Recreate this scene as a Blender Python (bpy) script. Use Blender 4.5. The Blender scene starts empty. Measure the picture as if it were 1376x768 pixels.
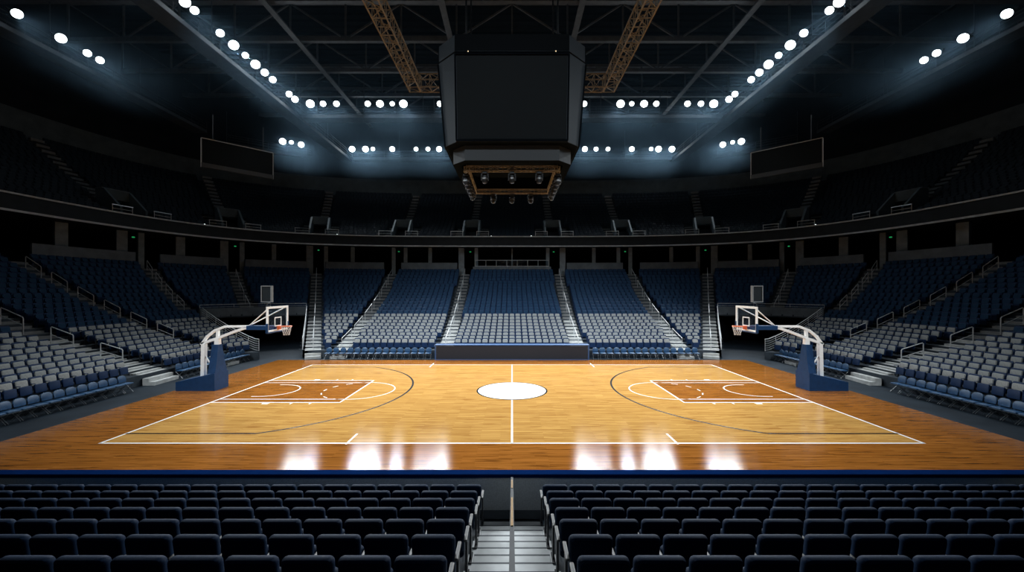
import bpy, bmesh, math, random
import numpy as np
from mathutils import Vector, Matrix
random.seed(7)
PI = math.pi
SC = bpy.context.scene
COL = SC.collection
CAMZ, F, CX, HY = 5.3, 538.0, 688.0, 391.0      # camera height, focal length in pixels, principal column, horizon row

def at_depth(px, py, d):
    return Vector(((px - CX) * d / F, d, CAMZ - (py - HY) * d / F))

# ------------------------------------------------------------------ materials
def mat(name, col, rough=0.6, metal=0.0, noise=None, emit=None, spec=0.5, coat=0.0, bump=0.0):
    m = bpy.data.materials.new(name); m.use_nodes = True
    nt = m.node_tree; b = nt.nodes['Principled BSDF']
    b.inputs['Base Color'].default_value = (*col, 1)
    b.inputs['Roughness'].default_value = rough
    b.inputs['Metallic'].default_value = metal
    b.inputs['Specular IOR Level'].default_value = spec
    b.inputs['Coat Weight'].default_value = coat
    if noise:
        scale, amt = noise
        tc = nt.nodes.new('ShaderNodeTexCoord')
        n = nt.nodes.new('ShaderNodeTexNoise'); n.inputs['Scale'].default_value = scale; n.inputs['Detail'].default_value = 4
        nt.links.new(tc.outputs['Object'], n.inputs['Vector'])
        r = nt.nodes.new('ShaderNodeValToRGB')
        lo = tuple(c * (1 - amt) for c in col); hi = tuple(min(1, c * (1 + amt)) for c in col)
        r.color_ramp.elements[0].position = 0.3; r.color_ramp.elements[1].position = 0.7
        r.color_ramp.elements[0].color = (*lo, 1); r.color_ramp.elements[1].color = (*hi, 1)
        nt.links.new(n.outputs['Fac'], r.inputs['Fac']); nt.links.new(r.outputs['Color'], b.inputs['Base Color'])
        if bump:
            bn = nt.nodes.new('ShaderNodeBump'); bn.inputs['Strength'].default_value = bump
            nt.links.new(n.outputs['Fac'], bn.inputs['Height']); nt.links.new(bn.outputs['Normal'], b.inputs['Normal'])
    if emit:
        b.inputs['Emission Color'].default_value = (*emit[0], 1)
        b.inputs['Emission Strength'].default_value = emit[1]
        m.cycles.emission_sampling = 'NONE'
    return m

def wood(name, dark, light, streak, rough, planks=0.058):
    m = bpy.data.materials.new(name); m.use_nodes = True
    nt = m.node_tree; b = nt.nodes['Principled BSDF']; L = nt.links.new
    tc = nt.nodes.new('ShaderNodeTexCoord')
    br = nt.nodes.new('ShaderNodeTexBrick')
    br.inputs['Color1'].default_value = (0, 0, 0, 1); br.inputs['Color2'].default_value = (1, 1, 1, 1)
    br.inputs['Mortar'].default_value = (0.2, 0.2, 0.2, 1)
    br.inputs['Scale'].default_value = 1.0; br.inputs['Mortar Size'].default_value = 0.002
    br.inputs['Brick Width'].default_value = 1.15; br.inputs['Row Height'].default_value = planks
    br.offset = 0.37; br.offset_frequency = 3; br.squash = 1.0
    L(tc.outputs['Object'], br.inputs['Vector'])
    mp = nt.nodes.new('ShaderNodeMapping'); mp.inputs['Scale'].default_value = (0.9, 15, 1)
    L(tc.outputs['Object'], mp.inputs['Vector'])
    n = nt.nodes.new('ShaderNodeTexNoise'); n.inputs['Scale'].default_value = 1.0; n.inputs['Detail'].default_value = 5
    L(mp.outputs['Vector'], n.inputs['Vector'])
    mp2 = nt.nodes.new('ShaderNodeMapping'); mp2.inputs['Scale'].default_value = (0.75, 12, 1); mp2.inputs['Location'].default_value = (31, 17, 0)
    L(tc.outputs['Object'], mp2.inputs['Vector'])
    n2 = nt.nodes.new('ShaderNodeTexNoise'); n2.inputs['Scale'].default_value = 1.0; n2.inputs['Detail'].default_value = 2
    L(mp2.outputs['Vector'], n2.inputs['Vector'])
    mx = nt.nodes.new('ShaderNodeMix'); mx.data_type = 'FLOAT'; mx.inputs['Factor'].default_value = 0.5
    L(br.outputs['Color'], mx.inputs['A']); L(n.outputs['Fac'], mx.inputs['B'])
    r = nt.nodes.new('ShaderNodeValToRGB')
    r.color_ramp.elements[0].position = 0.12; r.color_ramp.elements[0].color = (*dark, 1)
    r.color_ramp.elements[1].position = 0.80; r.color_ramp.elements[1].color = (*light, 1)
    L(mx.outputs['Result'], r.inputs['Fac'])
    r2 = nt.nodes.new('ShaderNodeValToRGB')
    r2.color_ramp.elements[0].position = 0.56; r2.color_ramp.elements[0].color = (0, 0, 0, 1)
    r2.color_ramp.elements[1].position = 0.67; r2.color_ramp.elements[1].color = (1, 1, 1, 1)
    L(n2.outputs['Fac'], r2.inputs['Fac'])
    mc = nt.nodes.new('ShaderNodeMix'); mc.data_type = 'RGBA'
    sm = nt.nodes.new('ShaderNodeMath'); sm.operation = 'MULTIPLY'; sm.inputs[1].default_value = 0.75
    L(r2.outputs['Color'], sm.inputs[0]); L(sm.outputs[0], mc.inputs['Factor'])
    L(r.outputs['Color'], mc.inputs['A']); mc.inputs['B'].default_value = (*streak, 1)
    nt.nodes.remove(b); b = nt.nodes.new('ShaderNodeBsdfDiffuse'); gl = nt.nodes.new('ShaderNodeBsdfGlossy'); gl.distribution = 'BECKMANN'
    L(mc.outputs['Result'], b.inputs['Color'])
    gl.inputs['Roughness'].default_value = rough; gl.inputs['Anisotropy'].default_value = 0.33
    tv = nt.nodes.new('ShaderNodeCombineXYZ'); tv.inputs[0].default_value = 1.0; L(tv.outputs[0], gl.inputs['Tangent'])    # boards run along x, their grain spreads gloss across
    fr = nt.nodes.new('ShaderNodeFresnel'); fr.inputs['IOR'].default_value = 1.42
    ms = nt.nodes.new('ShaderNodeMixShader'); L(fr.outputs[0], ms.inputs[0]); L(b.outputs[0], ms.inputs[1]); L(gl.outputs[0], ms.inputs[2]); L(ms.outputs[0], nt.nodes['Material Output'].inputs['Surface'])
    # slightly uneven lacquer
    bn = nt.nodes.new('ShaderNodeBump'); bn.inputs['Strength'].default_value = 0.03; bn.inputs['Distance'].default_value = 0.01
    L(n.outputs['Fac'], bn.inputs['Height']); L(bn.outputs['Normal'], gl.inputs['Normal'])
    return m

M = {}
M['maple'] = wood('maple', (0.37, 0.175, 0.042), (0.61, 0.345, 0.098), (0.27, 0.10, 0.02), 0.17)
M['stain'] = wood('stained_maple', (0.20, 0.066, 0.010), (0.36, 0.132, 0.024), (0.075, 0.022, 0.004), 0.17)
M['white_paint'] = mat('white_paint', (0.86, 0.86, 0.84), 0.3, spec=0.2)
M['black_paint'] = mat('black_paint', (0.010, 0.010, 0.010), 0.25, spec=0.12)
M['floor'] = mat('sealed_concrete', (0.017, 0.025, 0.034), 0.7, noise=(0.8, 0.25), spec=0.08)
M['terrace'] = mat('terrace_concrete', (0.045, 0.056, 0.068), 0.8, noise=(1.3, 0.25), spec=0.1)
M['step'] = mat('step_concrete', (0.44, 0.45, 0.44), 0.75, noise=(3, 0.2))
M['near_step'] = mat('brightened_step_concrete', (0.62, 0.64, 0.64), 0.75, noise=(3, 0.15))  # step concrete made paler to make up for weak light here
M['step_grey'] = mat('grey_step_concrete', (0.17, 0.175, 0.175), 0.8, noise=(3, 0.2))  # greyer step concrete for the higher rows and the upper tier
M['step_edge'] = mat('step_strip', (0.72, 0.74, 0.74), 0.7, noise=(6, 0.15))
M['riser'] = mat('riser_paint', (0.035, 0.045, 0.055), 0.7, noise=(4, 0.2))
M['grey_seat'] = mat('grey_upholstery', (0.35, 0.365, 0.355), 0.8, noise=(30, 0.18))
M['blue_seat'] = mat('navy_upholstery', (0.013, 0.050, 0.108), 0.75, noise=(30, 0.15), spec=0.2)
M['upper_seat'] = mat('shade_darkened_upholstery', (0.010, 0.019, 0.030), 0.7, noise=(30, 0.15), spec=0.2)  # navy seat colour darkened to paint in the upper tier's shade
M['upper_step'] = mat('shade_darkened_concrete', (0.026, 0.034, 0.040), 0.85, noise=(1.3, 0.25), spec=0.2)  # terrace grey lowered likewise, shade put into the colour
M['shell'] = mat('navy_plastic', (0.0040, 0.025, 0.082), 0.6, noise=(8, 0.12), spec=0.25)
M['chair_blue'] = mat('blue_vinyl', (0.013, 0.070, 0.165), 0.45, noise=(12, 0.15))
M['near_seat'] = mat('dark_navy_fabric', (0.006, 0.019, 0.048), 0.65, noise=(60, 0.2), spec=0.12)
M['near_panel'] = mat('shaded_back_panel', (0.004, 0.011, 0.028), 0.8, noise=(60, 0.2), spec=0.03)  # darker seat fabric, so the uncovered rim reads as a lit top edge
M['near_frame'] = mat('black_seat_frame', (0.012, 0.014, 0.018), 0.5, noise=(9, 0.2))
M['arm_cap'] = mat('grey_armrest', (0.085, 0.085, 0.082), 0.5, noise=(25, 0.2))
M['steel'] = mat('brushed_steel', (0.45, 0.46, 0.47), 0.35, 0.9, noise=(20, 0.1))
M['rail'] = mat('grey_rail_paint', (0.48, 0.50, 0.51), 0.45, 0.0, noise=(10, 0.1))
M['brass'] = mat('brass_tone', (0.55, 0.38, 0.20), 0.35, 0.9, noise=(20, 0.15))
M['dark_metal'] = mat('dark_steel', (0.045, 0.055, 0.065), 0.5, 0.3, noise=(3, 0.2))
M['truss_metal'] = mat('roof_steel', (0.085, 0.097, 0.107), 0.55, 0.2, noise=(2, 0.2))
M['catwalk'] = mat('catwalk_steel', (0.050, 0.060, 0.070), 0.6, noise=(2, 0.2), spec=0.2)
M['gold'] = mat('bronze_truss', (0.27, 0.21, 0.135), 0.5, 0.3, noise=(6, 0.2))
M['screen'] = mat('switched_off_screen', (0.0095, 0.0135, 0.0165), 0.7, noise=(40, 0.1), spec=0.15)
M['board_panel'] = mat('scoreboard_panel', (0.055, 0.072, 0.088), 0.6, 0.0, noise=(60, 0.12), spec=0.25)
M['board_top'] = mat('scoreboard_crown', (0.004, 0.006, 0.008), 0.8, spec=0.1, noise=(30, 0.12))
M['ring'] = mat('ring_panel', (0.075, 0.086, 0.096), 0.6, 0.0, noise=(30, 0.1), spec=0.2)
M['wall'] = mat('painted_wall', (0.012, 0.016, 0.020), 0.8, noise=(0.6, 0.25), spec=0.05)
M['wall_band'] = mat('grey_wall_band', (0.075, 0.098, 0.112), 0.8, noise=(0.9, 0.2), spec=0.1)
M['header'] = mat('header_concrete', (0.13, 0.155, 0.175), 0.8, noise=(1.2, 0.2))
M['void'] = mat('black_and_shade', (0.006, 0.008, 0.011), 0.9, noise=(1, 0.2), spec=0.0)  # near-black painted as shade in openings and undersides, also on black frames
M['fascia'] = mat('fascia_panel', (0.012, 0.016, 0.020), 0.6, noise=(1.5, 0.2), spec=0.2)
M['fascia_edge'] = mat('fascia_edge', (0.42, 0.46, 0.48), 0.6, noise=(2, 0.15))
M['column'] = mat('column_concrete', (0.21, 0.25, 0.275), 0.8, noise=(2, 0.2))
M['roof'] = mat('roof_decking', (0.008, 0.011, 0.014), 0.8, noise=(0.5, 0.3), spec=0.05)
M['hoop_white'] = mat('white_enamel', (0.88, 0.88, 0.86), 0.35, noise=(8, 0.05))
M['hoop_blue'] = mat('blue_padding', (0.008, 0.038, 0.110), 0.55, noise=(5, 0.12), spec=0.2)
M['orange'] = mat('orange_enamel', (0.80, 0.17, 0.05), 0.4, noise=(9, 0.1))
M['net'] = mat('white_cord', (0.72, 0.71, 0.70), 0.8, noise=(50, 0.1))
M['barrier'] = mat('barrier_panel', (0.60, 0.64, 0.64), 0.8, noise=(40, 0.14))
M['barrier_cap'] = mat('blue_cap', (0.003, 0.017, 0.080), 0.9, noise=(3, 0.1), spec=0.0)
M['board_dark'] = mat('courtside_panel', (0.028, 0.030, 0.037), 0.7, noise=(30, 0.1), spec=0.1)
M['board_blue'] = mat('courtside_blue', (0.025, 0.075, 0.19), 0.45, noise=(4, 0.1))
M['lamp'] = mat('lamp_lens', (1, 1, 1), 0.4, emit=((0.88, 0.95, 1.0), 6.0))
M['lamp_body'] = mat('lamp_housing', (0.03, 0.033, 0.037), 0.5, 0.4, noise=(10, 0.2))
M['green'] = mat('green_exit_lens', (0.02, 0.3, 0.08), 0.4, emit=((0.03, 0.8, 0.22), 0.3))
M['glint'] = mat('small_lamp_lens', (1, 1, 1), 0.4, emit=((0.9, 0.97, 1.0), 3.0))
M['clear'] = mat('clear_lens', (0.20, 0.23, 0.26), 0.12, 0.6, noise=(9, 0.15))

def glass_mat():
    m = bpy.data.materials.new('clear_acrylic'); m.use_nodes = True; nt = m.node_tree
    nt.nodes.remove(nt.nodes['Principled BSDF'])
    o = nt.nodes['Material Output']
    t = nt.nodes.new('ShaderNodeBsdfTransparent'); t.inputs['Color'].default_value = (0.86, 0.9, 0.92, 1)
    g = nt.nodes.new('ShaderNodeBsdfGlossy'); g.inputs['Roughness'].default_value = 0.08
    x = nt.nodes.new('ShaderNodeMixShader'); x.inputs[0].default_value = 0.05
    nt.links.new(t.outputs[0], x.inputs[1]); nt.links.new(g.outputs[0], x.inputs[2]); nt.links.new(x.outputs[0], o.inputs['Surface'])
    return m
M['glass'] = glass_mat()
M['clock_frame'] = mat('clock_frame_grey', (0.13, 0.14, 0.145), 0.5, noise=(9, 0.1))

# ------------------------------------------------------------------ mesh builder
class MB:
    def __init__(s): s.v = []; s.f = []; s.m = []
    def add(s, vs, fs, mi=0):
        b = len(s.v); s.v.extend(tuple(v) for v in vs)
        s.f.extend(tuple(b + i for i in f) for f in fs); s.m.extend([mi] * len(fs)); return s
    def box(s, c, d, mi=0, rz=0.0, ch=0.0):
        hx, hy, hz = d[0] / 2, d[1] / 2, d[2] / 2
        cs, sn = math.cos(rz), math.sin(rz)
        if ch <= 0:
            vs = [(x, y, z) for z in (-hz, hz) for y in (-hy, hy) for x in (-hx, hx)]
            fs = [(0, 2, 3, 1), (4, 5, 7, 6), (0, 1, 5, 4), (2, 6, 7, 3), (0, 4, 6, 2), (1, 3, 7, 5)]
        else:
            bm = bmesh.new(); bmesh.ops.create_cube(bm, size=1.0)
            for v in bm.verts: v.co = Vector((v.co.x * d[0], v.co.y * d[1], v.co.z * d[2]))
            bmesh.ops.bevel(bm, geom=bm.edges[:], offset=ch, segments=2, profile=0.5, affect='EDGES')
            bm.verts.index_update()
            vs = [tuple(v.co) for v in bm.verts]; fs = [tuple(v.index for v in f.verts) for f in bm.faces]; bm.free()
        return s.add([(c[0] + x * cs - y * sn, c[1] + x * sn + y * cs, c[2] + z) for x, y, z in vs], fs, mi)
    def bar(s, p, q, w, h=None, mi=0, up=Vector((0, 0, 1))):
        h = w if h is None else h
        p, q = Vector(p), Vector(q); t = (q - p).normalized()
        if abs(t.dot(up)) > 0.98: up = Vector((0, 1, 0))
        a = t.cross(up).normalized(); b = a.cross(t).normalized()
        vs = []
        for o in (p, q):
            for i, j in ((-1, -1), (1, -1), (1, 1), (-1, 1)): vs.append(o + a * (i * w / 2) + b * (j * h / 2))
        return s.add(vs, [(0, 1, 2, 3), (7, 6, 5, 4), (0, 4, 5, 1), (1, 5, 6, 2), (2, 6, 7, 3), (3, 7, 4, 0)], mi)
    def tube(s, pts, r, n=8, mi=0, closed=False, cap=True):
        pts = [Vector(p) for p in pts]; N = len(pts); rings = []
        for i, p in enumerate(pts):
            if closed: t = (pts[(i + 1) % N] - pts[i - 1]).normalized()
            else: t = (pts[min(i + 1, N - 1)] - pts[max(i - 1, 0)]).normalized()
            up = Vector((0, 0, 1)) if abs(t.z) < 0.95 else Vector((0, 1, 0))
            a = t.cross(up).normalized(); b = a.cross(t).normalized()
            rr = r[i] if isinstance(r, (list, tuple)) else r
            rings.append([p + (a * math.cos(2 * PI * k / n) + b * math.sin(2 * PI * k / n)) * rr for k in range(n)])
        vs = [v for R in rings for v in R]; fs = []
        for i in range(N if closed else N - 1):
            j = (i + 1) % N
            for k in range(n): fs.append((i * n + k, i * n + (k + 1) % n, j * n + (k + 1) % n, j * n + k))
        if cap and not closed: fs += [tuple(range(n))[::-1], tuple((N - 1) * n + k for k in range(n))]
        return s.add(vs, fs, mi)
    def lathe(s, prof, n=20, c=(0, 0, 0), mi=0):
        vs = [(c[0] + r * math.cos(2 * PI * k / n), c[1] + r * math.sin(2 * PI * k / n), c[2] + z) for r, z in prof for k in range(n)]
        fs = [(i * n + k, i * n + (k + 1) % n, (i + 1) * n + (k + 1) % n, (i + 1) * n + k) for i in range(len(prof) - 1) for k in range(n)]
        fs += [tuple(range(n))[::-1], tuple((len(prof) - 1) * n + k for k in range(n))]
        return s.add(vs, fs, mi)
    def prism(s, poly, axis, lo, hi, mi=0):
        # poly: 2-D points; axis: which coordinate is extruded
        def P(u, v, w): return (w, u, v) if axis == 0 else ((u, w, v) if axis == 1 else (u, v, w))
        n = len(poly); vs = [P(u, v, lo) for u, v in poly] + [P(u, v, hi) for u, v in poly]
        fs = [tuple(range(n))[::-1], tuple(range(n, 2 * n))] + [(i, (i + 1) % n, n + (i + 1) % n, n + i) for i in range(n)]
        return s.add(vs, fs, mi)
    def pad(s, w, h, t, rc=0.06, bev=0.025, c=(0, 0, 0), lean=0.0, bow=0.0, mi=0, bottom_rc=None, taper=0.0, seg=4):
        """an upholstered pad standing in the xz plane, rounded corners and edges; c is the middle of its foot"""
        brc = rc if bottom_rc is None else bottom_rc
        out = []
        for cx, cz, r, a0 in ((w/2-rc, h-rc, rc, 0), (-w/2+rc, h-rc, rc, PI/2), (-w/2+brc, brc, brc, PI), (w/2-brc, brc, brc, 1.5*PI)):
            for i in range(seg + 1):
                a = a0 + i * PI / 2 / seg; out.append((cx, cz, r, a))
        rings = []
        for off, y in ((bev, t/2), (bev*0.3, t/2-bev*0.3), (0, t/2-bev), (0, -t/2+bev), (bev*0.3, -t/2+bev*0.3), (bev, -t/2)):
            R = []
            for cx, cz, r, a in out:
                rr = max(r - off, 0.001)
                x, z = cx + rr * math.cos(a), cz + rr * math.sin(a)
                x *= 1 - taper * (1 - z / h)
                yy = y + bow * (x / (w/2)) ** 2 + lean * z
                R.append((c[0] + x, c[1] + yy, c[2] + z))
            rings.append(R)
        n = len(out); vs = [v for R in rings for v in R]
        fs = [(i*n+k, i*n+(k+1) % n, (i+1)*n+(k+1) % n, (i+1)*n+k) for i in range(5) for k in range(n)]
        fs += [tuple(range(n))[::-1], tuple(5*n+k for k in range(n))]
        return s.add(vs, fs, mi)
    def mesh(s, name, mats, smooth=False):
        me = bpy.data.meshes.new(name); me.from_pydata(s.v, [], s.f)
        for m in (mats if isinstance(mats, (list, tuple)) else [mats]): me.materials.append(m)
        me.polygons.foreach_set('material_index', s.m)
        flat = len({round(v[2], 5) for v in s.v}) <= 1
        bm = bmesh.new(); bm.from_mesh(me); bmesh.ops.recalc_face_normals(bm, faces=bm.faces[:]); [f.normal_flip() for f in bm.faces if abs(f.normal.z) > .999 and flat and f.normal.z < 0]; bm.to_mesh(me); bm.free()
        if smooth:
            me.polygons.foreach_set('use_smooth', [True] * len(me.polygons))
            try: me.set_sharp_from_angle(angle=math.radians(42))
            except Exception: pass
        me.update(); return me

def link(name, me, parent=None, loc=(0, 0, 0), rz=0.0):
    o = bpy.data.objects.new(name, me); COL.objects.link(o)
    o.location = loc; o.rotation_euler = (0, 0, rz)
    if parent is not None: o.parent = parent
    return o
def part(name, mb, mats, parent, smooth=False, label=None):
    o = link(name, mb.mesh(name, mats, smooth), parent)
    if label: o['label'] = label
    return o
def tag(o, label, cat, group=None, kind=None):
    o['label'] = label; o['category'] = cat
    if group: o['group'] = group
    if kind: o['kind'] = kind
    return o
def thing(name, label, cat, loc=(0, 0, 0), rz=0.0, group=None):
    o = bpy.data.objects.new(name, None); COL.objects.link(o)
    o.empty_display_size = 0.1; o.location = loc; o.rotation_euler = (0, 0, rz)
    return tag(o, label, cat, group)
def struct(name, mb, mats, smooth=False, label=None):
    o = link(name, mb.mesh(name, mats, smooth)); o['kind'] = 'structure'
    if label: o['label'] = label
    return o
def copy_thing(src, loc, rz, label, group=None):
    r = src.copy(); COL.objects.link(r); r.location = loc; r.rotation_euler = (0, 0, rz); r['label'] = label
    if group: r['group'] = group
    for ch in list(src.children):
        c = ch.copy(); COL.objects.link(c); c.parent = r
        for g in list(ch.children):
            d = g.copy(); COL.objects.link(d); d.parent = c
    return r
ORD = ['first', 'second', 'third', 'fourth', 'fifth', 'sixth', 'seventh', 'eighth', 'ninth', 'tenth', 'eleventh', 'twelfth', 'thirteenth', 'fourteenth',
       'fifteenth', 'sixteenth', 'seventeenth', 'eighteenth', 'nineteenth', 'twentieth', 'twenty-first', 'twenty-second', 'twenty-third', 'twenty-fourth', 'twenty-fifth']

# ------------------------------------------------------------------ bowl geometry
YC = 21.33
NROW, NUP = 24, 18
def lower(k): return 20.8 + 0.654 * k, 10.6 + 0.811 * k, 10 * 0.35 ** (max(k, 0) / 24.0)
def zrow(k): return 0.6 + 0.1717 * k + 0.0051 * k * k
def upper(j): return 35.0 + 0.78 * j, 28.9 + 0.80 * j, 3.5
def zup(j): return 11.7 + 0.33 * j + 0.0098 * j * j
def pol(c, ph):
    a, b, p = c
    cs, sn = math.cos(ph), math.sin(ph)
    r = 1.0 / ((abs(cs) / a) ** p + (abs(sn) / b) ** p) ** (1.0 / p)
    return Vector((r * cs, YC + r * sn))
def off(c, da): return (c[0] + da, c[1] + da, c[2])
AISLE = {'a1': ((-5.35, 31.9), (-6.0, 51.4)), 'a2': ((-13.7, 31.9), (-15.2, 51.4)), 'a3': ((-15.9, 32.0), (-24.2, 49.6)),
         'a4': ((-24.6, 38.0), (-31.2, 45.0)), 'a5': ((-27.0, 34.3), (-35.0, 38.5)), 'a6': ((-20.8, 28.9), (-36.5, 29.3)),
         'a7': ((-20.8, 23.35), (-36.5, 22.2)), 'a8': ((-20.8, 12.5), (-36.5, 9.5)), 'tl': ((-20.6, 31.6), (-27.0, 35.0))}
def mir(l): return tuple((-x, y) for x, y in l)
def cross_phi(c, line, lo=-50.0, hi=230.0):
    """polar angle at which the row curve c crosses the plan line, on its outward side"""
    p0, p1 = Vector(line[0]), Vector(line[1]); d = (p1 - p0).normalized()
    prev = None; best = None
    n = 560
    for i in range(n + 1):
        ph = math.radians(lo + (hi - lo) * i / n); q = pol(c, ph) - p0
        s = d.x * q.y - d.y * q.x; t = q.dot(d)
        if prev is not None and prev[1] * s <= 0 and t > -4:
            a, b = prev[0], ph
            for _ in range(30):
                m = (a + b) / 2; qm = pol(c, m) - p0
                if (d.x * qm.y - d.y * qm.x) * prev[1] > 0: a = m
                else: b = m
            if best is None or abs(t) < best[1]: best = ((a + b) / 2, abs(t))
        prev = (ph, s)
    return best[0] if best else None
CUT = 11      # rows below this one stop at the corner tunnels
PH0, PH1 = math.radians(-33), math.radians(213)
def phis(a, b, step=0.9):
    n = max(2, int(abs(math.degrees(b - a)) / step)); return [a + (b - a) * i / n for i in range(n + 1)]

def lerp2(l, t): return (l[0][0] + (l[1][0] - l[0][0]) * t, l[0][1] + (l[1][1] - l[0][1]) * t)
def shift_line(l, w):
    d = (Vector(l[1]) - Vector(l[0])).normalized(); n = Vector((-d.y, d.x)) * w
    return ((l[0][0] + n.x, l[0][1] + n.y), (l[1][0] + n.x, l[1][1] + n.y))
TR = shift_line(AISLE['a3'], 0.75)     # left tunnel's far-stand wall (left of the aisle)

def segs(k):
    c = lower(k + 0.5)
    if k >= CUT: return [(PH0, PH1)]
    tr, tl = cross_phi(c, TR), cross_phi(c, AISLE['tl'])
    return [(PH0, PI - tl), (PI - tr, tr), (tl, PH1)]

# ---- lower terrace
mb = MB()
for k in range(NROW):
    z, zp = zrow(k), (zrow(k - 1) if k else 0.0)
    for a, b in segs(k):
        ph = phis(a, b); n = len(ph)
        P = [pol(lower(k), t) for t in ph]; Q = [pol(lower(k + 1), t) for t in ph]
        mb.add([(p.x, p.y, zp) for p in P] + [(p.x, p.y, z) for p in P] + [(q.x, q.y, z) for q in Q],
               [f for i in range(n - 1) for f in ((i, i + 1, n + i + 1, n + i), (n + i, n + i + 1, 2*n + i + 1, 2*n + i))])
struct('seating_terrace', mb, M['terrace'], label='dark concrete seating terrace around the court')

# ---- tunnels in the two corners
def tunnel(sgn):
    S = 1 if sgn < 0 else -1
    mb = MB()
    cT = lower(CUT); a = cross_phi(cT, TR); b = cross_phi(cT, AISLE['tl'])
    ph = phis(a, b, 1.5); n = len(ph)
    P = [pol(cT, t) for t in ph]; Pi = [pol(off(cT, 0.22), t) for t in ph]; Q = [pol(lower(CUT + 8), t) for t in ph]
    zh = 2.95
    def X(p): return S * p.x
    # header wall with thickness, soffit, rear wall
    mb.add([(X(p), p.y, zh) for p in P] + [(X(p), p.y, 3.75) for p in P] + [(X(p), p.y, 3.75) for p in Pi] + [(X(p), p.y, zrow(CUT) - .05) for p in Pi],
           [f for i in range(n-1) for f in ((i, i+1, n+i+1, n+i), (n+i, n+i+1, 2*n+i+1, 2*n+i), (2*n+i, 2*n+i+1, 3*n+i+1, 3*n+i))], 0)
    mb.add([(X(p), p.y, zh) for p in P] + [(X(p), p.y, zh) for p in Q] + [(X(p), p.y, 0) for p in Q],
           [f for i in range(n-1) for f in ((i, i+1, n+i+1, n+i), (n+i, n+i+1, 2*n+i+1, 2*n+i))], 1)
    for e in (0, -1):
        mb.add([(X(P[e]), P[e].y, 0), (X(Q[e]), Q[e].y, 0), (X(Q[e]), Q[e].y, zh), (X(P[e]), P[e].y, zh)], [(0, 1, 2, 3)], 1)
    # sloping cheek walls beside the cut rows
    for line, in ((TR,), (AISLE['tl'],)):
        for k in range(CUT):
            p, q = pol(lower(k), cross_phi(lower(k), line)), pol(lower(k + 1), cross_phi(lower(k + 1), line))
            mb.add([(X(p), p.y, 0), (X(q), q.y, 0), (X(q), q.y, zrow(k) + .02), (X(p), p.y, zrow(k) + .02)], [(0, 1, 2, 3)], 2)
    side = 'left' if sgn < 0 else 'right'
    struct('wall_tunnel_' + side, mb, [M['header'], M['void'], M['wall']], label='dark players tunnel under the corner stand')
    # pipe railings along the cheeks and over the header
    def railing(pts, label, name='tunnel_railing', bars=5, hgt=0.95):
        t = thing(name, label, 'railing', (S * pts[0][0], pts[0][1], pts[0][2]))
        o = Vector((S * pts[0][0], pts[0][1], pts[0][2]))
        W = [Vector((S * p[0], p[1], p[2])) - o for p in pts]
        m1 = MB(); m1.tube([w + Vector((0, 0, hgt)) for w in W], 0.03, 6); part('handrail', m1, M['rail'], t, True)
        for i in range(bars):
            m2 = MB(); m2.tube([w + Vector((0, 0, hgt * (i + .5) / (bars + .5))) for w in W], 0.014, 5); part('mid_rail', m2, M['rail'], t)
        for w in W[::2] if len(W) > 4 else W:
            m3 = MB(); m3.tube([w + Vector((0, 0, 0.03)), w + Vector((0, 0, hgt))], 0.022, 6); part('post', m3, M['rail'], t)
        return t
    for line, which in ((AISLE['tl'], 'side stand'), (TR, 'far stand')):
        pts = []
        for k in [0.02] + [i + .5 for i in range(0, CUT)]:
            p = pol(lower(k), cross_phi(lower(k), line)); pts.append((p.x, p.y, zrow(int(k)) + .03))
        railing(pts, f'sloping grey pipe railing along the {which} edge of the {side} corner tunnel')
    pts = [(p.x, p.y, 3.76) for p in [pol(off(cT, .1), t) for t in phis(a, b, 4)]]
    railing(pts, f'low level railing on top of the {side} corner tunnel header', bars=1, hgt=0.32)
tunnel(-1); tunnel(1)

# ---- aisle steps
def aisle_steps(line, k0, k1, label, width=1.15):
    mb = MB()
    d = (Vector(line[1]) - Vector(line[0])).normalized(); rz = math.atan2(d.y, d.x)
    for k in range(k0, k1):
        a, b = [pol(lower(q), cross_phi(lower(q), line)) for q in (k, k + 1)]
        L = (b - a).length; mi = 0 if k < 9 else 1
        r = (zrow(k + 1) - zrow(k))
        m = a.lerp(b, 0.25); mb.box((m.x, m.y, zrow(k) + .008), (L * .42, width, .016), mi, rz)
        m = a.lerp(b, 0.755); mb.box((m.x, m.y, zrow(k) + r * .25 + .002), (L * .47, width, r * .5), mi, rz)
    if k0 == 0:
        a = pol(lower(0), cross_phi(lower(0), line))
        for i, h in enumerate((.4, .2)):
            m = a - d * (.17 + .32 * i); mb.box((m.x, m.y, h / 2), (.32, width, h), 0, rz)
    return struct('stair_flight', mb, [M['step'], M['step_grey']], label=label)
for nm, k0 in (('a1', 0), ('a2', 0), ('a3', 0), ('a4', CUT), ('a5', CUT), ('a6', 0), ('a7', 0)):
    aisle_steps(AISLE[nm], k0, NROW, 'pale concrete aisle steps in the left half of the lower stands', 1.8 if nm == 'a7' else 1.15)
    aisle_steps(mir(AISLE[nm]), k0, NROW, 'pale concrete aisle steps in the right half of the lower stands', 1.8 if nm == 'a7' else 1.15)

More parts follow.
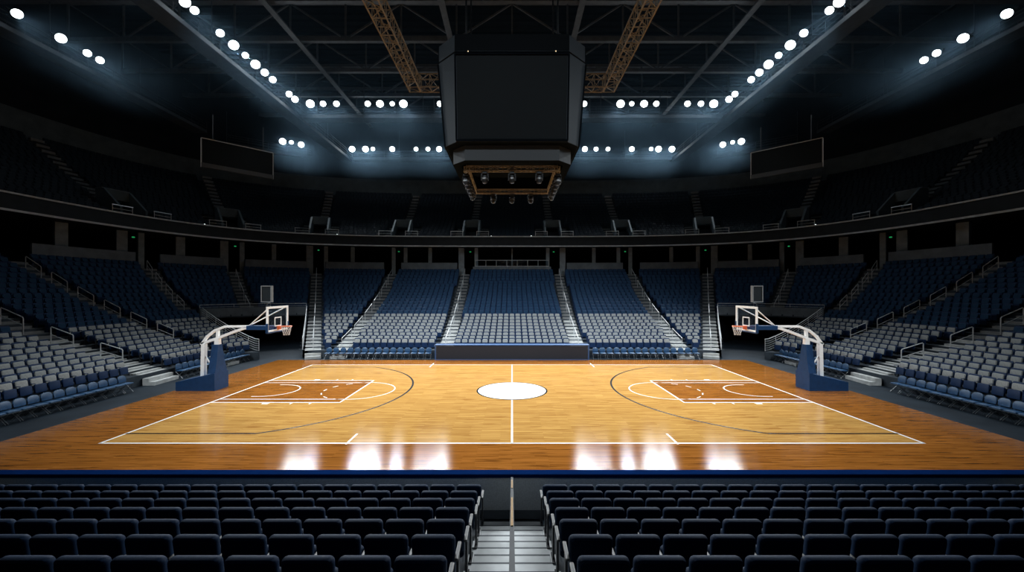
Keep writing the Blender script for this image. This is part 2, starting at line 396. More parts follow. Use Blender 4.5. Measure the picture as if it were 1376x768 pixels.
# ---- handrails in the aisles
def aisle_rail_line(line, k0, k1, label, name='aisle_handrail'):
    pts = []
    for k in range(k0, k1):
        p = pol(lower(k + .5), cross_phi(lower(k + .5), line)); pts.append(Vector((p.x, p.y, zrow(k) + .02)))
    o = pts[0].copy(); t = thing(name, label, 'handrail', o)
    for i0 in range(0, len(pts) - 1, 4):
        seg = pts[i0:i0 + 4]
        if len(seg) < 2: continue
        m = MB(); m.tube([p - o + Vector((0, 0, .9)) for p in seg], .028, 6); part('rail', m, M['rail'], t, True)
        for p in (seg[0], seg[-1]):
            m = MB(); m.tube([p - o, p - o + Vector((0, 0, .9))], .022, 6); part('post', m, M['rail'], t)
    return t
for s, w in ((1, 'left'), (-1, 'right')):
    for nm, k0, what in (('a1', 0, 'beside the far centre block'), ('a2', 0, 'in the second aisle out from the far centre block'),
                         ('a3', 0, 'in the aisle beside the corner tunnel'), ('a4', CUT, 'in the aisle above the corner tunnel')):
        aisle_rail_line(AISLE[nm] if s > 0 else mir(AISLE[nm]), k0, NROW, f'thin grey handrail {what}, {w} half')
def loop_rail(line, k, label, side_off=0.0):
    ln = shift_line(line, side_off)
    p = pol(lower(k + .3), cross_phi(lower(k + .3), ln)); q = pol(lower(k + 2.1), cross_phi(lower(k + 2.1), ln))
    A = Vector((p.x, p.y, zrow(k))); B = Vector((q.x, q.y, zrow(k + 2)))
    t = thing('stair_loop_rail', label, 'handrail', A, 0, 'loop handrails in the side stand aisles')
    V = B - A; H = Vector((0, 0, 1.0)); e = V.normalized() * .05
    m = MB(); m.tube([H * .93, H + e * .8, V + H - e * .8, V + H * .93], .026, 6); part('top_rail', m, M['rail'], t, True)
    m = MB(); m.tube([H * .55, V + H * .55], .018, 6); part('mid_rail', m, M['rail'], t)
    for b in (Vector((0, 0, 0.035)), V + Vector((0, 0, .035))):
        m = MB(); m.tube([b, Vector((b.x, b.y, b.z + .9))], .026, 6); part('post', m, M['rail'], t)
for s, w in ((1, 'left'), (-1, 'right')):
    for nm, ks, what in (('a6', range(5, 23, 3), 'long side stand aisle'), ('a7', (2, 6, 10), 'side stand aisle nearest the camera'), ('a5', (12, 15, 18, 21), 'aisle behind the corner tunnel')):
        for i, k in enumerate(ks):
            loop_rail(AISLE[nm] if s > 0 else mir(AISLE[nm]), k, f'grey loop handrail in the {w} {what}, {ORD[i]} from the bottom', 0.3 * s)

# ------------------------------------------------------------------ arena seats
def seat_parts():
    """full-detail seat: origin on the tread, looking along +y"""
    b = MB(); b.pad(.425, .33, .065, .05, .018, c=(0, -.128, .47), lean=-.16, bow=.012, seg=3)
    sh = MB(); sh.pad(.505, .47, .035, .05, .010, c=(0, -.178, .40), lean=-.16, bow=.012, seg=3)
    st = MB(); st.pad(.455, .38, .085, .05, .02, c=(0, .045, .17), lean=-.10, seg=3)
    a = MB(); a.box((.263, -.02, .60), (.036, .30, .03), 0, 0, .008)
    l = MB(); l.box((.263, -.10, .30), (.03, .07, .57)); l.box((.263, -.08, .012), (.05, .2, .024))
    return b, sh, st, a, l
SB, SS, ST, SA, SL = seat_parts()
ME = {'back_g': SB.mesh('seat_backrest', M['grey_seat'], True), 'back_b': SB.mesh('seat_backrest', M['blue_seat'], True), 'shell': SS.mesh('seat_shell', M['shell'], True),
      'pan': ST.mesh('seat_pan', M['shell'], True), 'arm': SA.mesh('seat_armrest', M['shell']), 'leg': SL.mesh('seat_leg', M['near_frame'])}

def row_seats(c, bounds, pitch=0.55, frac=0.62):
    """seat spots along a row: bounds = list of (line or None, gap, line or None, gap, block)"""
    out = []
    for la, ga, lb, gb, blk in bounds:
        pa = cross_phi(c, la) if la is not None else PH0
        pb = cross_phi(c, lb) if lb is not None else PH1
        if pa is None or pb is None or pb <= pa: continue
        n = max(8, int(math.degrees(pb - pa) / .25)); P = [pol(c, pa + (pb - pa) * i / n) for i in range(n + 1)]
        S = [0.0]
        for i in range(n): S.append(S[-1] + (P[i + 1] - P[i]).length)
        def gap(line, i, g):
            if line is None: return 0
            d = (Vector(line[1]) - Vector(line[0])).normalized(); t = (P[min(i + 1, n)] - P[max(i - 1, 0)]).normalized()
            return g / max(.35, abs(d.x * t.y - d.y * t.x))
        s0, s1 = gap(la, 0, ga), S[-1] - gap(lb, n, gb)
        cnt = int((s1 - s0) / pitch)
        if cnt <= 0: continue
        x0 = (s0 + s1) / 2 - (cnt - 1) * pitch / 2; j = 0
        for q in range(cnt):
            sv = x0 + q * pitch
            while j < n - 1 and S[j + 1] < sv: j += 1
            u = (sv - S[j]) / max(1e-6, S[j + 1] - S[j]); p = P[j].lerp(P[j + 1], u); t = (P[j + 1] - P[j]).normalized()
            nrm = Vector((-t.y, t.x))     # phi rises anticlockwise, so this points to the court
            out.append((p.x, p.y, math.atan2(nrm.y, nrm.x) - PI / 2, blk, q, cnt))
    return out
g = .66
R7, R6, R5, R4, R3, R2, R1 = [mir(AISLE[n]) for n in ('a7', 'a6', 'a5', 'a4', 'a3', 'a2', 'a1')]
A = AISLE
def bounds(k):
    near_r = [(None, 0, R7, 0.98, 'right near'), (R7, 0.98, R6, g, 'right middle')]
    near_l = [(A['a6'], g, A['a7'], 0.98, 'left middle'), (A['a7'], 0.98, None, 0, 'left near')]
    far = [(R3, g, R2, g, 'far right narrow'), (R2, g, R1, g, 'far right'), (R1, g, A['a1'], g, 'far centre'), (A['a1'], g, A['a2'], g, 'far left'), (A['a2'], g, A['a3'], g, 'far left narrow')]
    if k < CUT:
        return near_r + [(R6, g, mir(A['tl']), .15, 'right end')] + far + [(A['tl'], .15, A['a6'], g, 'left end')] + near_l
    return near_r + [(R6, g, R5, g, 'r'), (R5, g, R4, g, 'r'), (R4, g, R3, g, 'r')] + far + [(A['a3'], g, A['a4'], g, 'l'), (A['a4'], g, A['a5'], g, 'l'), (A['a5'], g, A['a6'], g, 'l')] + near_l
SEATS = []
for k in range(NROW):
    c = lower(k + (.60 if k < NROW - 1 else .42))
    for x, y, rz, blk, q, cnt in row_seats(c, bounds(k)):
        if y > 9.5: SEATS.append((x, y, zrow(k), rz, 0 if k < 9 else 1, blk, k, q, cnt))
# the three hundred that show largest become individuals
def vis(s):
    x, y, z = s[0], s[1], s[2] + .6
    px = CX + x * F / y; py = HY + (CAMZ - z) * F / y
    return y > 1 and 4 < px < 1372 and py < 640
rank = sorted([s for s in SEATS if vis(s) and s[6] < 9], key=lambda s: (round(s[1] - abs(s[0]) * .02, 3), -s[0]))
bysym = {}
PICK = rank[:300]
pickset = set(id(s) for s in PICK)
proto = {}
for s in PICK:
    x, y, z, rz, col, blk, k, q, cnt = s
    side = blk.split()[0]
    # count seats from the aisle that bounds the block
    from_aisle = q if blk in ('left near', 'right middle') else cnt - 1 - q
    if blk == 'left middle': from_aisle = cnt - 1 - q
    if blk == 'right middle': from_aisle = q
    nth = ORD[from_aisle] if from_aisle < len(ORD) else 'far'
    where = {'near': 'in front of', 'middle': 'just beyond', 'end': 'well beyond'}[blk.split()[1]] if side in ('left', 'right') else 'at'
    lab = f'grey-backed seat {where} the wide {side} steps, {ORD[k]} row up, {nth} from them'
    if not proto:
        t = thing('arena_seat', lab, 'seat', (x, y, z), rz, 'grey arena seats in the lower side stands')
        for n, key in (('backrest', 'back_g'), ('back_shell', 'shell'), ('seat_pan', 'pan'), ('armrest', 'arm'), ('leg', 'leg')): link(n, ME[key], t)
        proto[0] = t
    else: copy_thing(proto[0], (x, y, z), rz, lab)
REST = [s for s in SEATS if id(s) not in pickset]

# ---- upper terrace seats
UPX = (633, 539, 429, 311, 173)        # columns of the upper portals in the left half
def ray_curve(px, c, lo=60, hi=190):
    """where the sight line through image column px meets plan curve c (outer crossing)"""
    d = Vector(((px - CX) / F, 1.0)); best = None; prev = None
    for i in range(1500):
        y = 20 + i * .03; p = Vector((d.x * y, y)); q = p - Vector((0, YC))
        v = (abs(q.x) / c[0]) ** c[2] + (abs(q.y) / c[1]) ** c[2] - 1
        if prev is not None and prev < 0 <= v: return p
        prev = v
    return None
UPA = []
for px in UPX:
    p = ray_curve(px, upper(2)); q = p - Vector((0, YC)); n = Vector((q.x / upper(2)[0] ** 2, q.y / upper(2)[1] ** 2))
    a, b, e = upper(2)
    n = Vector((math.copysign((abs(q.x) / a) ** (e - 1) / a, q.x), math.copysign((abs(q.y) / b) ** (e - 1) / b, q.y))).normalized()
    UPA.append(((p.x, p.y), (p.x + n.x * 14, p.y + n.y * 14)))
def up_bounds(j):
    gg = 2.15 if j < 6 else .62
    ls = [mir(l) for l in UPA[::-1]] + UPA
    b = [(None, 0, ls[0], gg, 'u')]
    for i in range(len(ls) - 1): b.append((ls[i], gg, ls[i + 1], gg, 'u'))
    return b + [(ls[-1], gg, None, 0, 'u')]
for j in range(NUP):
    for x, y, rz, blk, q, cnt in row_seats(upper(j + .6), up_bounds(j)):
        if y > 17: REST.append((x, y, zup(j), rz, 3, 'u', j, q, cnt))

def stuff_mesh(seats):
    t = MB()
    # low template: padded back (chamfered), shell, tipped pan
    b = MB(); b.pad(.425, .33, .065, .05, .018, c=(0, -.128, .47), lean=-.16, seg=1)
    s = MB(); s.pad(.505, .47, .035, .05, .010, c=(0, -.178, .40), lean=-.16, seg=1); s.box((0, .02, .36), (.455, .085, .38)); s.box((.263, -.06, .31), (.03, .2, .6))
    bv, sv = np.array(b.v), np.array(s.v)
    V = []; Fc = []; Mi = []; base = 0
    tv = np.vstack([bv, sv]); tf = list(b.f) + [tuple(i + len(bv) for i in f) for f in s.f]
    nb = len(b.f)
    allv = np.empty((len(seats) * len(tv), 3)); faces = []; mi = []
    for i, st in enumerate(seats):
        cs, sn = math.cos(st[3]), math.sin(st[3])
        R = np.array([[cs, sn, 0], [-sn, cs, 0], [0, 0, 1]])
        allv[i * len(tv):(i + 1) * len(tv)] = tv @ R + np.array([st[0], st[1], st[2]])
        o = i * len(tv)
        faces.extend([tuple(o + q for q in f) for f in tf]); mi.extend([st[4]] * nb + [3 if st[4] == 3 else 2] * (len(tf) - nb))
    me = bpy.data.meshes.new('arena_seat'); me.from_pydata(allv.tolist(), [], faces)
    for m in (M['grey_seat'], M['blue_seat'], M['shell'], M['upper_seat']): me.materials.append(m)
    me.polygons.foreach_set('material_index', mi); me.update(); return me
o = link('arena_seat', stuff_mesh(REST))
tag(o, 'thousands more folding arena seats, grey low down and navy above, filling both tiers', 'seats', 'far arena seats', 'stuff')

# ------------------------------------------------------------------ lower bowl rear wall, concourse, columns
mb = MB()
cw = lower(NROW)
ls = []
allA = [A['a7'], A['a6'], A['a5'], A['a4'], A['a3'], A['a2'], A['a1']]
lines = [mir(l) for l in allA] + allA[::-1]
cuts = [cross_phi(cw, l) for l in lines]
ed = [PH0] + [v for c_ in cuts for v in (c_ - 1.0 / (pol(cw, c_) - Vector((0, YC))).length, c_ + 1.0 / (pol(cw, c_) - Vector((0, YC))).length)] + [PH1]
for i in range(0, len(ed), 2):
    ph = phis(ed[i], ed[i + 1], 1.2); n = len(ph)
    centre = i == 14
    zt = 8.45 if centre else 8.95
    P = [pol(cw, t) for t in ph]; Q = [pol(off(cw, .25), t) for t in ph]
    vs = [(p.x, p.y, zrow(NROW - 1)) for p in P] + [(p.x, p.y, zt) for p in P] + [(q.x, q.y, zt) for q in Q] + [(q.x, q.y, zrow(NROW - 1)) for q in Q]
    mb.add(vs, [f for a in range(n-1) for f in ((a, a+1, n+a+1, n+a), (n+a, n+a+1, 2*n+a+1, 2*n+a), (2*n+a, 2*n+a+1, 3*n+a+1, 3*n+a))] + [(0, n, 2*n, 3*n), (n-1, 2*n-1, 3*n-1, 4*n-1)])
struct('wall_parapet', mb, M['header'], label='low concrete wall behind the lower stand')
# concourse floor and rear wall, soffit of the upper tier
mb = MB(); ph = phis(PH0, PH1, 1.5); n = len(ph)
P = [pol(cw, t) for t in ph]; Q = [pol(off(cw, 6.0), t) for t in ph]
zc = zrow(NROW - 1)
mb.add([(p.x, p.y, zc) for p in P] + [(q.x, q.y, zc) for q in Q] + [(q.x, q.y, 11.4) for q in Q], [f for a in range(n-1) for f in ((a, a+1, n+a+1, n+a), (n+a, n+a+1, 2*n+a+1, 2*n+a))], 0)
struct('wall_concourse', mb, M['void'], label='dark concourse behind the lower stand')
cf = off(upper(0), -.25)
mb = MB()
P = [pol(cf, t) for t in ph]; Q = [pol(off(cw, 6.0), t) for t in ph]; P2 = [pol(off(cf, -.10), t) for t in ph]; P3 = [pol(upper(0), t) for t in ph]
zb, zt = 10.85, 12.15
mb.add([(p.x, p.y, zb) for p in P] + [(p.x, p.y, zt) for p in P] + [(p.x, p.y, zt) for p in P3] + [(p.x, p.y, zup(0)) for p in P3] + [(q.x, q.y, zb + .2) for q in Q],
       [f for a in range(n-1) for f in ((a, a+1, n+a+1, n+a), (n+a, n+a+1, 2*n+a+1, 2*n+a), (2*n+a, 2*n+a+1, 3*n+a+1, 3*n+a), (a, a+1, 4*n+a+1, 4*n+a))], 0)
for z0, z1 in ((zb - .02, zb + .13), (zt - .10, zt + .02)):
    mb.add([(p.x, p.y, z0) for p in P] + [(p.x, p.y, z0) for p in P2] + [(p.x, p.y, z1) for p in P2] + [(p.x, p.y, z1) for p in P],
           [f for a in range(n-1) for f in ((a, a+1, n+a+1, n+a), (n+a, n+a+1, 2*n+a+1, 2*n+a), (2*n+a, 2*n+a+1, 3*n+a+1, 3*n+a))], 1)
struct('balcony_front', mb, [M['fascia'], M['fascia_edge']], label='curved balcony front of the upper tier')
# upper terrace
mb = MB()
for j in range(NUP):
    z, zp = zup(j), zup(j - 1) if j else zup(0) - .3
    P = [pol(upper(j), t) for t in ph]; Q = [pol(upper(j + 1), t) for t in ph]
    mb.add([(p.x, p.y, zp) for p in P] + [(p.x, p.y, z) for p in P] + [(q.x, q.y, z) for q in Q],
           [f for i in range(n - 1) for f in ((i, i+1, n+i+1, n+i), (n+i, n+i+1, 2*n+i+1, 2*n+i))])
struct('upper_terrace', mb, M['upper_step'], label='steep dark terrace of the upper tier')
# outer walls
cb = upper(NUP); zt0 = zup(NUP - 1)
for nm, a0, a1 in (('wall_right', -30, 38), ('wall_far', 38, 142), ('wall_left', 142, 210)):
    mb = MB(); pp = phis(math.radians(a0), math.radians(a1), 1.5); m = len(pp)
    P = [pol(cb, t) for t in pp]
    mb.add([(p.x, p.y, zt0) for p in P] + [(p.x, p.y, zt0 + 3.0) for p in P], [(i, i+1, m+i+1, m+i) for i in range(m-1)], 1)
    mb.add([(p.x, p.y, zt0 + 3.0) for p in P] + [(p.x, p.y, 36) for p in P], [(i, i+1, m+i+1, m+i) for i in range(m-1)], 0)
    struct(nm, mb, [M['wall'], M['wall_band']])
# roof
mb = MB()
for i in range(60):
    y0, y1 = 2 + i * 1.1, 2 + i * 1.1 + .55
    mb.add([(-50, y0, 36), (50, y0, 36), (50, y0 + .35, 36), (-50, y0 + .35, 36), (-50, y1 - .1, 35.8), (50, y1 - .1, 35.8), (50, y0 + 1.0, 35.8), (-50, y0 + 1.0, 35.8), (-50, y0 + 1.1, 36), (50, y0 + 1.1, 36)],
           [(0, 1, 2, 3), (3, 2, 5, 4), (4, 5, 6, 7), (7, 6, 8 + 1, 8)])
struct('ceiling', mb, M['roof'], label='dark corrugated roof deck')
# columns under the balcony
ccol = off(cw, .75)
for i, px in enumerate((81, 163, 189, 242, 301, 325, 368, 416, 438, 474, 529, 545, 578, 620, 640)):
    for s in (1, -1):
        p = ray_curve(px, ccol)
        w = .75 if px in (81, 163, 242, 301, 416, 620) else .45
        m = MB(); q = p - Vector((0, YC)); m.box((s * p.x, p.y, (zc + 10.9) / 2), (w, .5, 10.9 - zc), 0, s * math.atan2(-q.x / ccol[0]**2, q.y / ccol[1]**2))
        struct('column', m, M['column'])
m = MB(); m.box((0, pol(ccol, PI / 2).y + .2, (zc + 10.9) / 2), (.16, .16, 10.9 - zc)); struct('column', m, M['column'])
# green exit lights over the portals
for i, px in enumerate((632, 536, 428, 316, 179)):
    for s, w in ((1, 'left'), (-1, 'right')):
        p = ray_curve(px, ccol)
        nth = ['beside the centre block', 'second from the centre', 'third from the centre', 'fourth from the centre', 'fifth from the centre'][i]
        q = p - Vector((0, YC)); rz = s * math.atan2(-q.x / ccol[0]**2, q.y / ccol[1]**2)
        t = thing('exit_sign', f'tiny green exit light over the concourse doorway {nth}, {w} half', 'exit sign', (s * p.x, p.y, 10.42), rz, 'green exit lights under the balcony')
        m = MB(); m.box((0, 0, 0), (.26, .07, .16), 0, 0, .01); part('sign_housing', m, M['dark_metal'], t)
        m = MB(); m.box((0, -.045, 0), (.20, .012, .11)); part('sign_face', m, M['green'], t)
        m = MB(); m.tube([(0, 0, .08), (0, 0, .44)], .012, 6); part('hanging_rod', m, M['dark_metal'], t)
# rail on the wall behind the far centre block
t = thing('balustrade', 'glazed grey balustrade on the wall above the far centre block', 'railing', (0, pol(cw, PI/2).y + .12, 8.46))
m = MB(); m.bar((-4.75, 0, .82), (4.75, 0, .82), .07, .06); part('top_rail', m, M['rail'], t)
m = MB(); m.bar((-4.75, 0, .06), (4.75, 0, .06), .05, .05); part('bottom_rail', m, M['rail'], t)
for i in range(8):
    m = MB(); x = -4.7 + 9.4 * i / 7; m.tube([(x, 0, 0.0), (x, 0, .8)], .03, 6); part('post', m, M['rail'], t)
for i in range(7):
    m = MB(); x = -4.7 + 9.4 * (i + .5) / 7; m.box((x, 0, .43), (1.24, .012, .62)); part('glass_panel', m, M['glass'], t)

# ------------------------------------------------------------------ upper portals, their steps and rails
for i, (l, px) in enumerate(zip(UPA, UPX)):
    for s, w in ((1, 'left'), (-1, 'right')):
        ln = l if s > 0 else mir(l)
        d = (Vector(ln[1]) - Vector(ln[0])).normalized(); rz = math.atan2(d.y, d.x) - PI / 2
        p = pol(upper(0.1), cross_phi(upper(0.1), ln)); z0 = zup(0)
        nth = ['nearest the centre line', 'second from the centre line', 'third from the centre line', 'fourth from the centre line', 'outermost in view'][i]
        t = thing('upper_portal', f'dark stair portal with concrete surround in the {w} upper tier, {nth}', 'portal', (p.x, p.y, z0), rz, 'portals of the upper tier')
        dep = 5 * .8
        # side cheeks, header, back, flanking steps
        for e in (-1, 1):
            m = MB(); m.prism([(.9, -.02), (dep, -.02), (dep, 3.0), (3.0, 3.0), (.9, 1.15)], 0, e * 1.0 - .1, e * 1.0 + .1); part('side_wall', m, M['wall_band'], t)
            m = MB()
            for q in range(6):
                zq = zup(q) - z0
                m.box((e * 1.62, .1 + .8 * q + .2, zq + .012), (.95, .38, .02)); m.box((e * 1.62, .1 + .8 * q + .56, zq + .10), (.95, .38, .18))
            part('side_steps', m, M['step_grey'], t)
        m = MB(); m.box((0, 3.1, 2.55), (1.8, .2, .9)); part('header', m, M['wall_band'], t)
        m = MB(); m.box((0, dep - .1, 1.0), (1.8, .1, 2.0)); part('doorway', m, M['void'], t)  # black slab painted as the dark of the opening
        m = MB(); m.box((0, dep - .35, 3.05), (2.2, .9, .1)); part('roof_slab', m, M['header'], t)
        m = MB()
        for q in range(6, NUP):
            a, b = zup(q) - z0, (zup(q + 1) - zup(q))
            m.box((0, .1 + .79 * q + .2, a + .012), (1.0, .38, .02)); m.box((0, .1 + .79 * q + .56, a + .02 + b * .25), (1.0, .38, b * .5))
        part('upper_steps', m, M['step_grey'], t)
        for e, ww in ((-1, 'left'), (1, 'right')):
            base = p + Vector((math.cos(rz), math.sin(rz))) * (e * 1.62) - d * .22
            r = thing('guard_rail', f'pale-topped guard rail, {w} balcony, {ww} of the portal {nth}', 'railing', (base.x, base.y, 12.16), rz, 'guard rails on the balcony front')
            m = MB(); m.bar((-.78, 0, .62), (.78, 0, .62), .06, .07); part('top_rail', m, M['steel'], r)
            for x in (-.74, .74):
                m = MB(); m.tube([(x, 0, 0), (x, 0, .6)], .025, 6); part('post', m, M['rail'], r)
            m = MB(); m.bar((-.72, 0, .3), (.72, 0, .3), .025, .025); part('mid_rail', m, M['rail'], r)
# tiny lamps along the balcony
for px, py, lab in ((660, 313.5, 'tiny white lamp on the balcony ledge just left of the centre line'), (714, 313.5, 'tiny white lamp on the balcony ledge just right of the centre line'),
                    (453, 309, 'tiny white lamp by the guard rail third portal left of centre'), (275, 298.5, 'tiny white lamp on the left curve of the balcony'), (1096, 299.5, 'tiny white lamp on the right curve of the balcony')):
    p = ray_curve(px, off(upper(0), -.12)); m = MB(); m.lathe([(.035, 0), (.05, .02), (.05, .07), (.03, .09)], 10)
    t = thing('ledge_lamp', lab, 'lamp', (p.x, p.y, 12.155), 0, 'tiny lamps on the balcony ledge')
    part('lamp_lens', m, M['glint'], t, True)

# ------------------------------------------------------------------ floors and court
m = MB(); m.box((0, 26, -.1), (90, 60, .2)); struct('floor', m, M['floor'], label='dark sealed concrete arena floor')
YN, YF, XE = 13.91, 28.75, 14.31          # sidelines and end lines
YM = (YN + YF) / 2
court = thing('basketball_court', 'polished maple basketball court with white lines and dark stained border', 'court', (0, YM, 0))
def sheet(mb, pts, z): mb.add([(x, y - YM, z) for x, y in pts], [tuple(range(len(pts)))])
def stripe(mb, pts, w, z, closed=False):
    pts = [Vector(p) for p in pts]; n = len(pts); L = []; R = []
    for i, p in enumerate(pts):
        t = ((pts[(i+1) % n] - pts[i-1]) if closed else (pts[min(i+1, n-1)] - pts[max(i-1, 0)])).normalized(); nn = Vector((-t.y, t.x)) * w / 2
        L.append(p + nn); R.append(p - nn)
    mb.add([(p.x, p.y - YM, z) for p in L] + [(p.x, p.y - YM, z) for p in R], [(i, (i+1) % n, n + (i+1) % n, n + i) for i in range(n if closed else n-1)])
ZT = .022
m = MB(); m.box((0, (10.0 + 30.75) / 2 - YM, .011), (35.9, 20.75, .022)); part('stained_border', m, M['stain'], court)
m = MB(); sheet(m, [(-XE, YN), (XE, YN), (XE, YF), (-XE, YF)], ZT + .0015); part('maple_field', m, M['maple'], court)
W = .075
m = MB(); stripe(m, [(-XE, YN), (XE, YN)], W, ZT + .0045); stripe(m, [(-XE, YF), (XE, YF)], W, ZT + .0045)
for s in (-1, 1): stripe(m, [(s * XE, YN - W/2), (s * XE, YF + W/2)], W * 1.15, ZT + .0045)
part('boundary_line', m, M['white_paint'], court)
m = MB(); stripe(m, [(0, YN), (0, YF)], W, ZT + .0045); part('halfway_line', m, M['white_paint'], court)
m = MB(); N = 72
sheet(m, [(1.80 * math.cos(2*PI*i/N), YM + 1.80 * math.sin(2*PI*i/N)) for i in range(N)], ZT + .006); part('centre_disc', m, M['white_paint'], court)
m = MB(); stripe(m, [(1.84 * math.cos(2*PI*i/N), YM + 1.84 * math.sin(2*PI*i/N)) for i in range(N)], .08, ZT + .0075, True); part('centre_circle_line', m, M['black_paint'], court)
for s in (-1, 1):
    bx = 12.73
    m = MB(); sheet(m, [(s * XE, YM - 2.33), (s * 8.17, YM - 2.33), (s * 8.17, YM + 2.33), (s * XE, YM + 2.33)], ZT + .003); part('painted_key', m, M['stain'], court)
    m = MB()
    for e in (-1, 1):
        stripe(m, [(s * XE, YM + e * 2.33), (s * 8.13, YM + e * 2.33)], W, ZT + .006); stripe(m, [(s * XE, YM + e * 1.76), (s * 8.17, YM + e * 1.76)], .065, ZT + .006)
    stripe(m, [(s * 8.17, YM - 2.33), (s * 8.17, YM + 2.33)], W, ZT + .006)
    part('lane_line', m, M['white_paint'], court)
    m = MB(); stripe(m, [(s * (8.17 - 1.86 * math.cos(a)), YM + 1.8 * math.sin(a)) for a in [(-.5 + i/30) * PI for i in range(31)]], .055, ZT + .006); part('free_throw_arc', m, M['white_paint'], court)
    m = MB()
    for i in range(7):
        if i % 1 == 0:
            a0 = (-.46 + i * .145) * PI; stripe(m, [(s * (8.17 + 1.8 * math.cos(a)), YM + 1.8 * math.sin(a)) for a in (a0, a0 + .05, a0 + .1, a0 + .15, a0 + .2)], .055, ZT + .006)
    part('dashed_arc', m, M['white_paint'], court)
    m = MB(); stripe(m, [(s * (bx + .35), YM - 1.25)] + [(s * (bx - 1.3 * math.cos(a)), YM + 1.25 * math.sin(a)) for a in [(-.5 + i/24) * PI for i in range(25)]] + [(s * (bx + .35), YM + 1.25)], .06, ZT + .006); part('restricted_arc', m, M['white_paint'], court)
    y3 = 6.48; r3 = 7.24; a3 = math.asin(y3 / r3)
    m = MB(); stripe(m, [(s * XE, YM - y3)] + [(s * (bx - r3 * math.cos(a)), YM + r3 * math.sin(a)) for a in [-a3 + 2 * a3 * i / 60 for i in range(61)]] + [(s * XE, YM + y3)], .10, ZT + .006); part('three_point_line', m, M['black_paint'], court)
    m = MB()
    for e in (-1, 1):
        for x in (11.6, 10.4, 9.5): stripe(m, [(s * x, YM + e * 2.33), (s * x, YM + e * 2.6)], .07 if x != 11.6 else .3, ZT + .0055)
    part('lane_block', m, M['white_paint'], court)
    m = MB(); stripe(m, [(s * 5.73, YN - .1), (s * 5.73, YN + .92)], .07, ZT + .006); stripe(m, [(s * 5.73, YF + .6), (s * 5.73, YF - .9)], .07, ZT + .006); part('sideline_hash', m, M['white_paint'], court)

